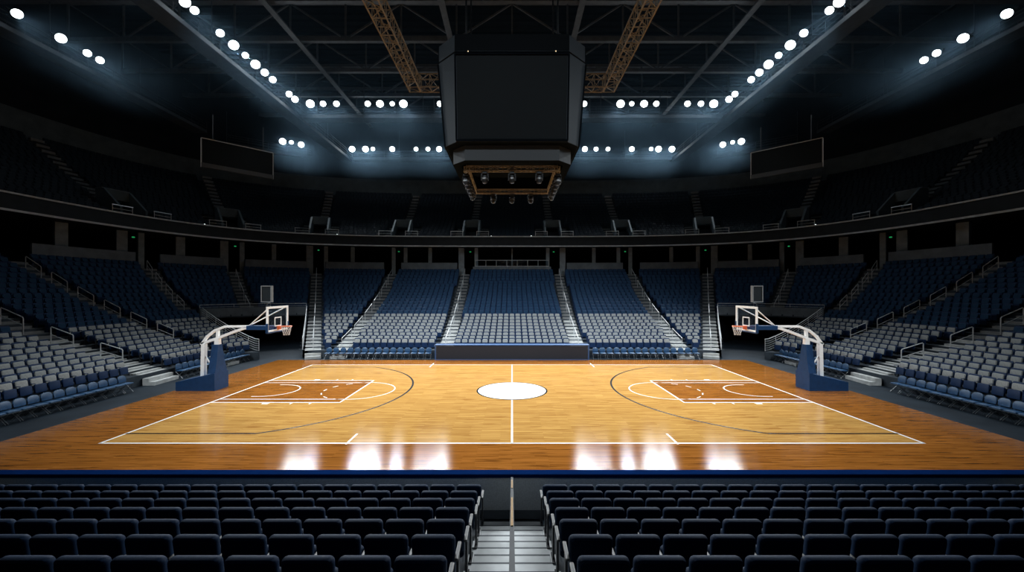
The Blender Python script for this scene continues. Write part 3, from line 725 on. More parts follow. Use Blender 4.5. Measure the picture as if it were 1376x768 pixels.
# ------------------------------------------------------------------ hoops
def hoop(s):
    w = 'left' if s < 0 else 'right'
    t = thing('basketball_hoop', f'white-armed basketball hoop on a blue padded base at the {w} end of the court', 'basketball hoop', (s * 16.6, 21.7, .024), 0, None)
    X = lambda x: s * (x - 16.6)        # x given as a positive distance from the centre line
    m = MB(); m.prism([(X(17.8), 0), (X(15.74), 0), (X(15.74), .92), (X(16.0), .88), (X(17.8), .46)], 1, -.52, .52); part('base', m, M['hoop_blue'], t)
    m = MB()
    b0 = [(X(16.15), -.46, .90), (X(15.76), -.46, .90), (X(15.76), .46, .90), (X(16.15), .46, .90)]
    b1 = [(X(16.14), -.34, 1.5), (X(15.78), -.30, 1.5), (X(15.78), .30, 1.5), (X(16.14), .34, 1.5)]
    b2 = [(X(16.10), -.22, 2.40), (X(15.82), -.15, 2.40), (X(15.82), .15, 2.40), (X(16.10), .22, 2.40)]
    m.add(b0 + b1 + b2, [(0, 1, 5, 4), (1, 2, 6, 5), (2, 3, 7, 6), (3, 0, 4, 7), (4, 5, 9, 8), (5, 6, 10, 9), (6, 7, 11, 10), (7, 4, 8, 11), (3, 2, 1, 0), (8, 9, 10, 11)])
    part('padded_pylon', m, M['hoop_blue'], t)
    m = MB(); m.bar((X(15.95), 0, 2.36), (X(15.95), 0, 2.75), .24, .2); m.bar((X(15.95), 0, 2.7), (X(15.93), 0, 3.16), .13, .12); part('pylon_neck', m, M['hoop_white'], t)
    m = MB(); m.bar((X(16.72), 0, .58), (X(16.68), 0, 2.42), .2, .2); part('rear_post', m, M['hoop_white'], t)
    m = MB(); m.bar((X(16.6), 0, 1.75), (X(16.12), 0, 1.0), .05, .05); part('post_brace', m, M['hoop_white'], t)
    P = [(16.82, 2.38), (16.5, 2.83), (16.1, 3.15), (15.56, 3.36), (14.3, 3.37)]
    m = MB()
    for a, b in zip(P, P[1:]): m.bar((X(a[0]), 0, a[1]), (X(b[0]), 0, b[1]), .14, .11)
    part('upper_arm', m, M['hoop_white'], t)
    Q = [(16.82, 2.42), (15.8, 2.79), (14.95, 3.12), (14.5, 3.27), (14.2, 3.29)]
    m = MB()
    for a, b in zip(Q, Q[1:]): m.bar((X(a[0]), 0, a[1]), (X(b[0]), 0, b[1]), .14, .13)
    part('lower_arm', m, M['hoop_white'], t)
    m = MB(); m.box(((X(14.35) + X(12.8)) / 2, 0, 3.30), (1.55, .2, .24), 0, 0, .02); part('padded_boom', m, M['hoop_blue'], t, False, 'blue padded boom')
    # backboard: a white frame round clear glass, square to the court's length
    zb0, zb1, hw = 3.12, 4.46, .98
    bx = X(12.70)
    bb = MB(); bb.box((bx, 0, (zb0 + zb1) / 2), (.02, 2*hw - .12, zb1 - zb0 - .12)); board = part('backboard', bb, M['glass'], t, False, 'clear glass backboard')
    fr = MB()
    for z in (zb0 + .05, zb1 - .05): fr.box((bx, 0, z), (.06, 2 * hw, .11))
    for y in (-hw + .06, hw - .06): fr.box((bx, y, (zb0 + zb1) / 2), (.06, .12, zb1 - zb0 - .2))
    part('backboard_frame', fr, M['hoop_white'], board)
    sq = MB(); xx = bx - s * .02
    for z in (3.42, 3.86): sq.box((xx, 0, z), (.01, .62, .055))
    for y in (-.285, .285): sq.box((xx, y, 3.64), (.01, .055, .40))
    part('target_square', sq, M['hoop_white'], board)
    pd = MB(); pd.box((bx, -hw + .03, zb0 + .22), (.11, .10, .5), 0, 0, .02); pd.box((bx, hw - .03, zb0 + .22), (.11, .10, .5), 0, 0, .02); pd.box((bx, 0, zb0 - .02), (.11, 2*hw, .07), 0, 0, .02); part('edge_padding', pd, M['hoop_blue'], board)
    for y in (-.75, .75):
        m = MB(); m.tube([(X(14.25), 0, 3.40), (bx + s * .05, y, 4.36)], .03, 8); part('stay', m, M['hoop_white'], t)
    # rim, bracket, net
    zr = 3.38; rx, rr = X(12.22), .25
    rim = MB(); rim.tube([(rx + rr * math.cos(2*PI*i/32), rr * math.sin(2*PI*i/32), zr) for i in range(32)], .022, 8, 0, True); rimo = part('rim', rim, M['orange'], t, True)
    br = MB(); br.box((bx - s * .08, 0, zr - .07), (.10, .26, .20), 0, 0, .01); br.bar((bx - s * .1, -.1, zr - .02), (rx + s * rr * .8, -.1, zr - .02), .04, .05); br.bar((bx - s * .1, .1, zr - .02), (rx + s * rr * .8, .1, zr - .02), .04, .05)
    part('rim_bracket', br, M['orange'], rimo)
    net = MB(); K = 12
    def np_(i, j): 
        q = j / 4.0; r = rr * (1 - .42 * q ** .8); a = 2 * PI * (i + .5 * (j % 2)) / K
        return (rx + r * math.cos(a), r * math.sin(a), zr - .02 - .46 * q)
    for j in range(4):
        for i in range(K):
            o2 = j % 2
            net.tube([np_(i, j), np_(i if not o2 else i + 1, j + 1)], .009, 4, 0, False, False)
            net.tube([np_(i, j), np_((i - 1) if not o2 else i, j + 1)], .009, 4, 0, False, False)
    part('net', net, M['net'], t, False, 'white cord net')
    # shot clock on a short mast
    cx_ = X(13.0)
    mm = MB(); mm.tube([(cx_, -.45, 4.1), (cx_, -.45, 4.72)], .03, 8); mm.bar((cx_, -.45, 4.2), (bx + s * .03, -.45, 4.2), .05, .05); mm.bar((cx_, -.75, 4.64), (cx_, -.15, 4.64), .05, .05); part('clock_mast', mm, M['dark_metal'], t)
    ck = MB(); ck.box((cx_, -.45, 5.13), (.47, .12, .80), 0, 0, .01); ck = part('shot_clock', ck, M['screen'], t, False, 'dark switched-off shot clock box')
    fr = MB()
    for a in (-1, 1):
        fr.box((cx_ + a * .255, -.45, 5.13), (.05, .18, .88)); fr.box((cx_, -.45, 5.13 + a * .415), (.46, .18, .05))
    part('clock_frame', fr, M['clock_frame'], ck)
    return t
hoop(-1); hoop(1)

# ------------------------------------------------------------------ courtside board and chairs
t = thing('courtside_board', 'long dark courtside table front with blue edging under the far centre block', 'table', (0, 31.12, 0))
m = MB(); m.box((0, -.30, .575), (11.66, .05, 1.05)); part('front_panel', m, M['board_dark'], t)
m = MB(); m.box((0, 0.0, 1.15), (11.9, .72, .06), 0, 0, .01); part('tabletop', m, M['board_blue'], t)
for x in (-5.9, 5.9):
    m = MB(); m.box((x, -.0, .56), (.09, .66, 1.12)); part('end_panel', m, M['board_blue'], t)
m = MB(); m.box((0, -.31, .045), (11.7, .08, .06)); part('plinth', m, M['board_blue'], t)

def chair_parts():
    b = MB(); b.pad(.43, .34, .06, .15, .02, c=(0, -.20, .52), lean=-.12, bow=.03, bottom_rc=.05)
    s = MB(); s.box((0, .03, .46), (.43, .42, .06), 0, 0, .022)
    f = MB(); f.bar((-.23, .25, .42), (.23, .25, .42), .03, .03); f.bar((-.23, -.2, .42), (.23, -.2, .42), .025, .025); f.bar((-.2, -.2, .2), (.2, -.2, .2), .02, .02)
    f.bar((-.19, -.21, .42), (-.19, -.25, .62), .025, .025); f.bar((.19, -.21, .42), (.19, -.25, .62), .025, .025)
    legs = []
    for x in (-.2, .2):
        for y0, y1 in ((-.2, .24), (.24, -.22)):
            l = MB(); l.tube([(x, y0, .41), (x + (.012 if y1 > 0 else -.012), y1, .005)], .011, 6); legs.append(l)
    return b, s, f, legs
cbm, csm, cfm, clm = chair_parts()
CH = [('backrest', cbm.mesh('chair_backrest', M['chair_blue'], True)), ('seat', csm.mesh('chair_seat', M['chair_blue'], True)), ('frame', cfm.mesh('chair_frame', M['dark_metal']))] + [('leg', l.mesh('chair_leg', M['steel'])) for l in clm]
chair0 = None
def chair(x, y, rz, label, group):
    global chair0
    if chair0 is None:
        chair0 = thing('folding_chair', label, 'chair', (x, y, .002), rz, group)
        for n, me in CH: link(n, me, chair0)
    else: copy_thing(chair0, (x, y, .002), rz, label, group)
for s, w in ((-1, 'left'), (1, 'right')):
    rz = -PI / 2 if s < 0 else PI / 2
    for i in range(12): chair(s * 20.25, 20.97 - i * .485, rz, f'blue round-backed chair before the {w} hoop, {ORD[i]} from the aisle steps', f'chairs on the {w} end line')
    for i in range(13): chair(s * 20.25, 24.55 + i * .485, rz, f'blue round-backed chair behind the {w} hoop, {ORD[i]} from the aisle steps', f'chairs behind the {w} hoop')
    for i in range(15): chair(s * (6.55 + i * .56), 31.32, PI, f'blue round-backed chair on the far sideline, {ORD[i]} {w} of the dark board', f'far sideline chairs {w}')

# ------------------------------------------------------------------ near stand
NR = 9
def ny(i): return 8.31 - .735 * i
def nz(i): return .42 + .238 * i
m = MB()
for s in (-1, 1):
    for i in range(NR):
        yf, yb = ny(i) + .42, ny(i) + .42 - .735
        x0, x1 = s * .78, s * 15
        zp = nz(i - 1) if i else 0
        m.add([(x0, yf, zp), (x1, yf, zp), (x1, yf, nz(i)), (x0, yf, nz(i)), (x1, yb, nz(i)), (x0, yb, nz(i)), (x0, yf, 0), (x0, yb, 0)], [(0, 1, 2, 3), (3, 2, 4, 5), (6, 3, 5, 7)])
struct('near_terrace', m, M['riser'], label='dark terrace under the near seats')
m = MB()
m.add([(-.78, 9.08, .34), (.78, 9.08, .34), (.78, 8.73, .34), (-.78, 8.73, .34)], [(0, 1, 2, 3)], 1)
steps = []
for i in range(NR):
    y0 = ny(i) + .42
    for h in range(2):
        steps.append((y0 - h * .3675, nz(i) - .119 * (1 - h)))
for q, (y, z) in enumerate(steps):
    m.box((0, y - .184, z / 2), (1.56, .367, z), 1)
    # pale tread with a lighter border and a dark nosing
    m.box((0, y - .200, z + .003), (1.40 if q % 2 else 1.22, .30, .008), 0)
    if q % 2 == 0:
        for e in (-1, 1): m.box((e * .66, y - .185, z + .003), (.09, .35, .010), 2)
    else: m.box((0, y - .335, z + .004), (1.40, .05, .010), 2)
struct('near_steps', m, [M['near_step'], M['riser'], M['step_edge']], label='pale concrete steps down the centre of the near stand')
# barrier wall and cap
m = MB(); m.box((0, 9.19, .53), (34, .16, 1.06)); struct('wall_near', m, M['barrier'], label='grey barrier in front of the near seats')
m = MB(); m.box((0, 9.22, 1.10), (34, .26, .085), 0, 0, .02); o = struct('trim_near', m, M['barrier_cap'], label='blue cap rail on the near barrier')
# centre handrail
t = thing('centre_handrail', 'slim steel handrail with brass-toned strips down the near centre steps', 'handrail', (0, 8.6, .42))
O = Vector((0, 8.6, .42))
pts = [Vector((0, 8.62, 1.28)), Vector((0, 8.3, 1.38)), Vector((0, 2.6, 1.38 + 5.7 * .324))]
m = MB()
for a, b in zip(pts, pts[1:]): m.bar(a - O, b - O, .05, .04)
part('rail', m, M['dark_metal'], t)
m = MB()
for y0, y1 in ((8.2, 7.2), (6.3, 4.6)):
    f = lambda y: Vector((0, y, 1.38 + (8.3 - y) * .324 + .026)); m.bar(f(y0) - O, f(y1) - O, .028, .012)
part('warm_strip', m, M['brass'], t, False, 'brass-toned strip')  # raised brass-toned strips on two lengths of the rail top
for y in (8.55, 7.3, 6.0, 4.7, 3.4):
    zt_ = 1.38 + (8.3 - y) * .324 if y < 8.4 else 1.28
    zb_ = .43 + max(0, math.ceil((8.73 - y) / .3675) - 1) * .119 - .10
    m = MB(); m.tube([Vector((0, y, max(.36, zb_))) - O, Vector((0, y, zt_)) - O], .02, 8); part('post', m, M['steel'], t)

def near_seat_parts():
    b = MB(); b.pad(.515, .47, .10, .065, .035, c=(0, -.05, .39), lean=-.13, bow=.02, taper=.05, seg=5)
    bk = MB(); bk.pad(.47, .425, .03, .05, .01, c=(0, -.095, .40), lean=-.13, bow=.02, taper=.05)
    s = MB(); s.pad(.46, .40, .10, .06, .03, c=(0, .12, .22), lean=-.1)
    l = MB(); l.box((.272, .02, .28), (.03, .10, .56)); l.box((.272, .02, .012), (.05, .26, .024))
    a = MB(); a.box((.272, .02, .60), (.048, .34, .035), 0, 0, .012)
    l2 = MB(); l2.box((-.272, .02, .28), (.03, .10, .56)); l2.box((-.272, .02, .012), (.05, .26, .024))
    a2 = MB(); a2.box((-.272, .02, .60), (.048, .34, .035), 0, 0, .012)
    return b, bk, s, l, a, l2, a2
NS = near_seat_parts()
NM = [NS[0].mesh('near_backrest', M['near_seat'], True), NS[1].mesh('near_shade_panel', M['near_panel'], True), NS[2].mesh('near_cushion', M['near_seat'], True)] + [NS[i].mesh('near_support', M['near_frame' if i % 2 else 'arm_cap']) for i in range(3, 7)]
nproto = {}
for i in range(NR - 1):
    for s, w in ((-1, 'left'), (1, 'right')):
        halfw = (CX + 30) * ny(i) / F
        cnt = int((halfw - .62) / .552) + 1
        for q in range(cnt):
            x = s * (.62 + .275 + q * .552 + (0.02 if i % 2 else 0))
            if i == NR - 2 and q > 8: continue
            loc = (x, ny(i) + .11, nz(i))
            lab = f'dark navy padded seat, near {w} block, {ORD[i]} row back, {ORD[q]} from the steps'
            # every seat carries the armrest on its outer side; the one on the steps carries both
            key = (s, q == 0)
            if key not in nproto:
                t = thing('padded_seat', lab, 'seat', loc, 0, 'dark padded seats of the near stand')
                link('backrest', NM[0], t); link('back_shade_panel', NM[1], t); link('cushion', NM[2], t)
                out, inn = (3, 5) if s > 0 else (5, 3)
                for base in ([out, inn] if q == 0 else [out]):
                    st = link('support', NM[base], t); link('armrest', NM[base + 1], t)
                nproto[key] = t
            else: copy_thing(nproto[key], loc, 0, lab)

# ------------------------------------------------------------------ scoreboard
ZB = 12.08
sb = thing('hanging_scoreboard', 'large dark octagonal scoreboard hanging over the centre of the court, screens off', 'scoreboard', (0, 21.3, ZB))
def octo(h, c): return [(-h + c, -h), (h - c, -h), (h, -h + c), (h, h - c), (h - c, h), (-h + c, h), (-h, h - c), (-h, -h + c)]
def frus(mb, lo, z0, hi, z1, mi=0, faces=range(8), caps=True):
    vs = [(x, y, z0) for x, y in lo] + [(x, y, z1) for x, y in hi]
    fs = [(i, (i + 1) % 8, 8 + (i + 1) % 8, 8 + i) for i in faces]
    if caps: fs += [tuple(range(8))[::-1], tuple(range(8, 16))]
    mb.add(vs, fs, mi)
oT, oB = octo(3.43, .88), octo(3.10, .56)
m = MB(); frus(m, oB, 0, oT, 3.85, 0); part('body', m, M['board_panel'], sb)
m = MB(); frus(m, octo(3.08, .55), -.03, octo(3.08, .55), -.005); part('underside', m, M['void'], sb)  # black plate that paints the shade under the body
m = MB(); frus(m, octo(3.43, .88), 3.93, octo(3.43, .88), 4.65, 0)
part('crown_corners', m, M['board_panel'], sb)
m = MB(); frus(m, octo(3.3, .85), 3.84, octo(3.3, .85), 3.94); part('shadow_gap', m, M['void'], sb)
for i, (ax, ay) in enumerate(((0, -1), (1, 0), (0, 1), (-1, 0))):
    ra = math.atan2(ay, ax) + PI / 2
    cs, sn = math.cos(ra), math.sin(ra)
    def rot(p): return (p[0] * cs - p[1] * sn, p[0] * sn + p[1] * cs, p[2])
    m = MB(); lo, hi = 3.10 + .03, 3.43 + .03
    def fy(z): return -(lo + (hi - lo) * z / 3.85)
    m.add([rot(p) for p in ((-2.46, fy(.12), .12), (2.46, fy(.12), .12), (2.49, fy(3.72), 3.72), (-2.49, fy(3.72), 3.72), (-2.46, fy(.12) + .05, .12), (2.46, fy(.12) + .05, .12), (2.49, fy(3.72) + .05, 3.72), (-2.49, fy(3.72) + .05, 3.72))],
          [(0, 1, 2, 3), (0, 4, 5, 1), (1, 5, 6, 2), (2, 6, 7, 3), (3, 7, 4, 0)])
    scr = part('screen', m, M['screen'], sb)
    m = MB()
    for a, b in (((-2.53, .05), (2.53, .05)), ((-2.55, 3.79), (2.55, 3.79)), ((-2.52, .05), (-2.54, 3.79)), ((2.52, .05), (2.54, 3.79))):
        m.bar(rot((a[0], fy(a[1]) - .005, a[1])), rot((b[0], fy(b[1]) - .005, b[1])), .07, .08)
    part('screen_frame', m, M['void'], scr)
    m = MB(); m.add([rot(p) for p in ((-2.56, -3.45, 3.95), (2.56, -3.45, 3.95), (2.56, -3.45, 4.68), (-2.56, -3.45, 4.68), (-2.56, -3.40, 3.95), (2.56, -3.40, 3.95), (2.56, -3.40, 4.68), (-2.56, -3.40, 4.68))],
                       [(0, 1, 2, 3), (0, 4, 5, 1), (1, 5, 6, 2), (2, 6, 7, 3), (3, 7, 4, 0)]); part('crown_panel', m, M['board_top'], sb)
    for x in (-1.95, 1.95):
        m = MB(); m.tube([rot((x, -3.50, 3.88)), rot((x, -3.42, 3.88))], .03, 8); part('status_light', m, M['brass'], sb)
# lower ring
m = MB(); ro, ri = octo(2.80, .62), octo(2.45, .5)
vs = [(x, y, -.74) for x, y in ro] + [(x, y, -.05) for x, y in ro] + [(x, y, -.74) for x, y in ri] + [(x, y, -.05) for x, y in ri]
m.add(vs, [f for i in range(8) for f in ((i, (i+1) % 8, 8 + (i+1) % 8, 8 + i), (16 + i, 24 + i, 24 + (i+1) % 8, 16 + (i+1) % 8), (i, 16 + i, 16 + (i+1) % 8, (i+1) % 8), (8 + i, 8 + (i+1) % 8, 24 + (i+1) % 8, 24 + i))])
m.m = [0, 1, 1, 0] * 8  # inner and bottom faces take the near-black painted shade
part('lower_ring', m, [M['ring'], M['void']], sb)
m = MB(); frus(m, octo(2.2, .5), -.12, octo(2.5, .5), .02); part('ring_neck', m, M['void'], sb)
for x, y in ((-2.3, -1.2), (2.3, -1.2), (-2.3, 1.2), (2.3, 1.2)):
    m = MB(); m.tube([(x, y, 4.6), (x, y, 19.3)], .045, 8); part('hanging_cable', m, M['dark_metal'], sb)
def box_truss(mb, p, q, w, h, r=.03, pitch=.55, rungs=True):
    """four-chord lattice truss from p to q (bottom centre line)"""
    p, q = Vector(p), Vector(q); t = (q - p).normalized(); L = (q - p).length
    a = t.cross(Vector((0, 0, 1))).normalized()
    C = [lambda u, i=i, j=j: p + t * u + a * (i * w / 2) + Vector((0, 0, j * h)) for i, j in ((-1, 0), (1, 0), (1, 1), (-1, 1))]
    for c in C: mb.bar(c(0), c(L), r * 1.7, r * 1.7)
    n = max(1, int(L / pitch))
    for k in range(n + 1):
        u = L * k / n
        for i in range(4): mb.bar(C[i](u), C[(i + 1) % 4](u), r, r)
        if k < n:
            v = L * (k + 1) / n
            for i in range(4):
                x, y = (C[i], C[(i + 1) % 4]) if k % 2 else (C[(i + 1) % 4], C[i])
                mb.bar(x(u), y(v), r * .8, r * .8)
rt = 2.18; zt_ = -1.05
for a, b in (((-rt, -rt), (rt, -rt)), ((-rt, rt), (rt, rt)), ((-rt, -rt), (-rt, rt)), ((rt, -rt), (rt, rt))):
    m = MB(); box_truss(m, (*a, zt_), (*b, zt_), .24, .22, .022, .40); part('ring_truss', m, M['gold'], sb)
for x in (-rt, rt):
    for y in (-rt, rt):
        m = MB(); m.bar((x, y, -.8), (x, y, -.68), .06, .06); part('truss_hanger', m, M['dark_metal'], sb)
# moving-head lamps under the ring
ml0 = None; spots = [(x, -rt, 'front', i) for i, x in enumerate((-1.3, 0, 1.3))] + [(x, rt, 'rear', i) for i, x in enumerate((-1.1, 0, 1.1))] + [(-rt - .05, y, 'left', i) for i, y in enumerate((-1.8, -1.0, -.2, .6, 1.4))] + [(rt + .05, y, 'right', i) for i, y in enumerate((-1.8, -1.0, -.2, .6, 1.4))]
for x, y, w, i in spots:
    names = ('first', 'second', 'third', 'fourth', 'fifth'); fromw = 'from the left' if w in ('front', 'rear') else 'from the front'
    lab = f'unlit moving-head lamp under the {w} truss of the scoreboard ring, {names[i]} {fromw}'
    loc = (x, 21.3 + y, ZB + zt_ - .04)
    if ml0 is None:
        ml0 = thing('moving_head_lamp', lab, 'stage lamp', loc, 0, 'moving-head lamps under the scoreboard')
        m = MB(); m.box((0, 0, -.06), (.24, .2, .1), 0, 0, .02); part('mount_base', m, M['lamp_body'], ml0)
        m = MB()
        for e in (-1, 1): m.bar((e * .16, 0, -.10), (e * .17, 0, -.40), .035, .10)
        m.bar((-.17, 0, -.115), (.17, 0, -.115), .035, .1); part('yoke', m, M['lamp_body'], ml0)
        m = MB(); m.lathe([(.06, -.16), (.12, -.19), (.145, -.28), (.145, -.40), (.12, -.48), (.115, -.52)], 16); h = part('head', m, M['lamp_body'], ml0, True)
        m = MB(); m.lathe([(.10, -.525), (.09, -.545), (.04, -.56)], 16); part('lens', m, M['clear'], h, True)
        m = MB(); m.lathe([(.149, -.30), (.150, -.315), (.150, -.36), (.149, -.375)], 16); part('chrome_band', m, M['steel'], h, True)
    else: copy_thing(ml0, loc, 0, lab)

# bronze lattice trusses above the scoreboard
for s, w in ((-1, 'left'), (1, 'right')):
    m = MB(); box_truss(m, (s * 6.08, 9.0, 17.8), (s * 6.08, 25.15, 17.8), .66, .80, .035, .62)
    t = tag(link('lighting_truss', m.mesh('lighting_truss', M['gold'])), f'bronze lattice truss running towards the back, {w} of the scoreboard', 'truss', 'bronze lattice trusses')
m = MB(); box_truss(m, (-5.68, 24.82, 17.8), (5.68, 24.82, 17.8), .66, .80, .035, .62)
tag(link('lighting_truss', m.mesh('lighting_truss', M['gold'])), 'bronze lattice cross truss hanging behind the scoreboard', 'truss', 'bronze lattice trusses')

# ------------------------------------------------------------------ roof steel
ZR = 31.3
for i, y in enumerate((23.8, 29.8, 35.8, 41.5, 47.3, 53.2, 59.2)):
    t = thing('roof_truss', f'dark steel roof truss spanning the hall, {ORD[i]} of the cross trusses from the front', 'roof truss', (0, y, ZR), 0, 'cross trusses under the roof')
    m = MB(); m.bar((-46, 0, 0), (46, 0, 0), .42, .40); part('bottom_chord', m, M['truss_metal'], t)
    m = MB(); m.bar((-46, 0, 3.9), (46, 0, 3.9), .35, .35); part('top_chord', m, M['truss_metal'], t)
    m = MB(); nb = 16
    for k in range(nb):
        x0, x1 = -46 + 92 * k / nb, -46 + 92 * (k + 1) / nb
        m.bar((x0, 0, 0.1), (x0, 0, 3.8), .16, .16)
        m.bar((x0, 0, 0.1 if k % 2 else 3.8), (x1, 0, 3.8 if k % 2 else 0.1), .16, .16)
    part('web_lattice', m, M['truss_metal'], t)
for x, lab in ((-21.8, 'outer left'), (21.8, 'outer right'), (-6.2, 'inner left'), (6.2, 'inner right')):
    t = thing('roof_beam', f'long dark roof beam running from front to back, {lab} of four', 'roof beam', (x, 12, ZR - .62), 0, 'long beams under the roof trusses')
    m = MB(); m.bar((0, 0, 0), (0, 50, 0), .55, .08); part('bottom_flange', m, M['truss_metal'], t)
    m = MB(); m.bar((0, 0, .20), (0, 50, .20), .10, .34); part('web', m, M['truss_metal'], t)

# ------------------------------------------------------------------ catwalks and floodlights
DH = 22.0; ZL = CAMZ + DH
def catwalk(name_label, p, q, w=1.5, both=True, drop=1.25):
    """walkway between plan points p and q; handrails on its edges"""
    p, q = Vector((*p, 0)), Vector((*q, 0)); L = (q - p).length; ang = math.atan2(q.y - p.y, q.x - p.x)
    t = thing('catwalk', name_label, 'catwalk', (p.x, p.y, ZL - drop), ang, 'lighting catwalks')
    m = MB(); m.box((L/2, 0, -.12), (L, w, .24)); part('deck', m, M['catwalk'], t)
    m = MB()
    for e in (-1, 1): m.bar((0, e * (w/2 + .04), -.06), (L, e * (w/2 + .04), -.06), .05, .36)
    part('edge_beam', m, M['catwalk'], t)
    for e in (-1, 1):
        m = MB()
        for z in (.45, .85, 1.15): m.tube([(0, e * w/2, z), (L, e * w/2, z)], .022 if z < 1 else .03, 6)
        part('handrail', m, M['catwalk'], t)
        n = max(1, int(L / 2.4)); m = MB(); m.tube([(0, e * w/2, 0), (0, e * w/2, 1.15)], .025, 6); pm = m.mesh('rail_post', M['catwalk'])
        for k in range(n + 1): link('rail_post', pm, t, (L * k / n, 0, 0))
    n = max(1, int(L / 7)); m = MB(); m.tube([(0, 0, .02), (0, 0, ZR - .7 - ZL + drop)], .04, 6); pm = m.mesh('hanger_rod', M['catwalk'])
    for k in range(n + 1):
        if 0 < k < n or L < 20: link('hanger_rod', pm, t, (L * k / n, 0, 0))
    return t
for s, w in ((-1, 'left'), (1, 'right')):
    catwalk(f'long catwalk with floodlights along the {w} side of the court', (s * 26.1, -9), (s * 26.1, 64.0))
    catwalk(f'outer catwalk under the {w} roof edge above the upper tier', (s * 40.4, 18), (s * 40.4, 52))
    catwalk(f'short corner catwalk at the far {w}', (s * 29.8, 63.4), (s * 40.2, 56.4), 1.0)
catwalk('cross catwalk with floodlights behind the scoreboard', (-24.9, 48.1), (24.9, 48.1), 1.3)
catwalk('rear cross catwalk with floodlights under the far wall', (-24.9, 63.1), (24.9, 63.1), 1.3)

SIDE = [(246, 2, 1.15), (264.5, 13.5, .8), (296, 44, .85), (312.7, 60, 1.3), (329, 74, .7), (341, 86, 1.3), (354, 97, 1.0), (365, 106.6, .9), (385, 126, .9), (392.6, 133, 1.05)]
CROSS = [(416.7, 1.5), (434, .9), (452, .95), (494, .9), (510.4, 1.3), (527, .65), (542, 1.5), (591, .95)]
REAR = [(473, 1.45), (491, 1.5), (501, .8), (527, 1.25), (559, .9), (575, .95), (590, 1.3)]
CORN = [(379.7, 189.7, 1.5), (391.5, 191, .7), (404.6, 194, 1.35)]
OUT = [(19, 18, 1.0), (76, 51, 1.15), (108.6, 71, .8), (125.5, 80.5, .85)]
lamps = []
for i, (px, py, r) in enumerate(SIDE): d = F * DH / (HY - py); lamps.append((-24.88, d, r, 'side catwalk', ORD[i] + ' from the front'))
for i, (px, r) in enumerate(CROSS): lamps.append(((px - CX) * 46.97 / F, 46.97, r, 'cross catwalk', ORD[7 - i] + ' out from the scoreboard'))
for i, (px, r) in enumerate(REAR): lamps.append(((px - CX) * 61.97 / F, 61.97, r, 'rear catwalk', ORD[6 - i] + ' out from the scoreboard'))
for i, (px, py, r) in enumerate(CORN): d = F * DH / (HY - py); lamps.append(((px - CX) * d / F, d, r, 'corner catwalk', ORD[2 - i] + ' from the inner end'))
for i, (px, py, r) in enumerate(OUT): d = F * DH / (HY - py); lamps.append((-39.25, d, r, 'outer catwalk', ORD[i] + ' from the front'))
LP, LSIZE, LBLEND = 3100.0, 54.5, 1.0
SPILL = 0.03
fl0 = None
def lamp_meshes():
    h = MB(); h.lathe([(.10, -.26), (.17, -.22), (.24, -.06), (.275, 0), (.285, .04), (.27, .045)], 20)
    l = MB(); l.lathe([(.262, .046), (.24, .062), (.15, .075), (.05, .08)], 20)
    y = MB()
    for e in (-1, 1): y.bar((e * .31, 0, -.05), (e * .31, 0, -.42), .03, .07, 0, Vector((0, 1, 0)))
    y.bar((-.31, 0, -.42), (.31, 0, -.42), .07, .03, 0, Vector((0, 1, 0)))
    return [('housing', h.mesh('lamp_housing', M['lamp_body'], True)), ('lens', l.mesh('lamp_lens', M['lamp'], True)), ('mount_bracket', y.mesh('lamp_bracket', M['lamp_body']))]
LM = lamp_meshes()
nl = 0
for x, y, r, cat_, nth in lamps:
    for s, w in ((1, 'left'), (-1, 'right')):
        P = Vector((x * s, y, ZL))
        aim = Vector((x * s * .12, YM + (y - YM) * .10, 0.0))
        dirv = (aim - P).normalized()
        lab = f'bright white floodlight on the {w} {cat_}, {nth}' if cat_ not in ('cross catwalk', 'rear catwalk') else f'bright white floodlight on the {cat_}, {w} half, {nth}'
        if fl0 is None:
            o = thing('floodlight', lab, 'floodlight', P, 0, 'floodlights on the catwalks')
            for n, me in LM: link(n, me, o)
            fl0 = o
        else: o = copy_thing(fl0, P, 0, lab)
        q = dirv.to_track_quat('Z', 'Y'); o.rotation_mode = 'QUATERNION'; o.rotation_quaternion = q
        k = (.38 + .60 * r) * 1.35; o.scale = (k, k, k)
        ld = bpy.data.lights.new('flood_beam', 'SPOT'); ld.energy = LP * r * r * (1.9 if cat_ in ('rear catwalk', 'corner catwalk') else 1.0); ld.spot_size = math.radians(LSIZE); ld.spot_blend = LBLEND
        ld.shadow_soft_size = .24 * k; ld.color = (0.88, 0.95, 1.0)
        lo = bpy.data.objects.new('flood_beam', ld); COL.objects.link(lo)
        lo.location = P + dirv * (.12 * k); lo.rotation_mode = 'QUATERNION'; lo.rotation_quaternion = dirv.to_track_quat('-Z', 'Y')
        nl += 1
        # the lamp's wide spill beside its main beam
        ls_ = bpy.data.lights.new('flood_spill', 'SPOT'); ls_.energy = LP * r * r * SPILL; ls_.spot_size = math.radians(165); ls_.spot_blend = .5; ls_.shadow_soft_size = .24 * k; ls_.color = (0.80, 0.92, 1.0)
        l2 = bpy.data.objects.new('flood_spill', ls_); COL.objects.link(l2); l2.location = P + dirv * (.14 * k); l2.rotation_mode = 'QUATERNION'; l2.rotation_quaternion = lo.rotation_quaternion
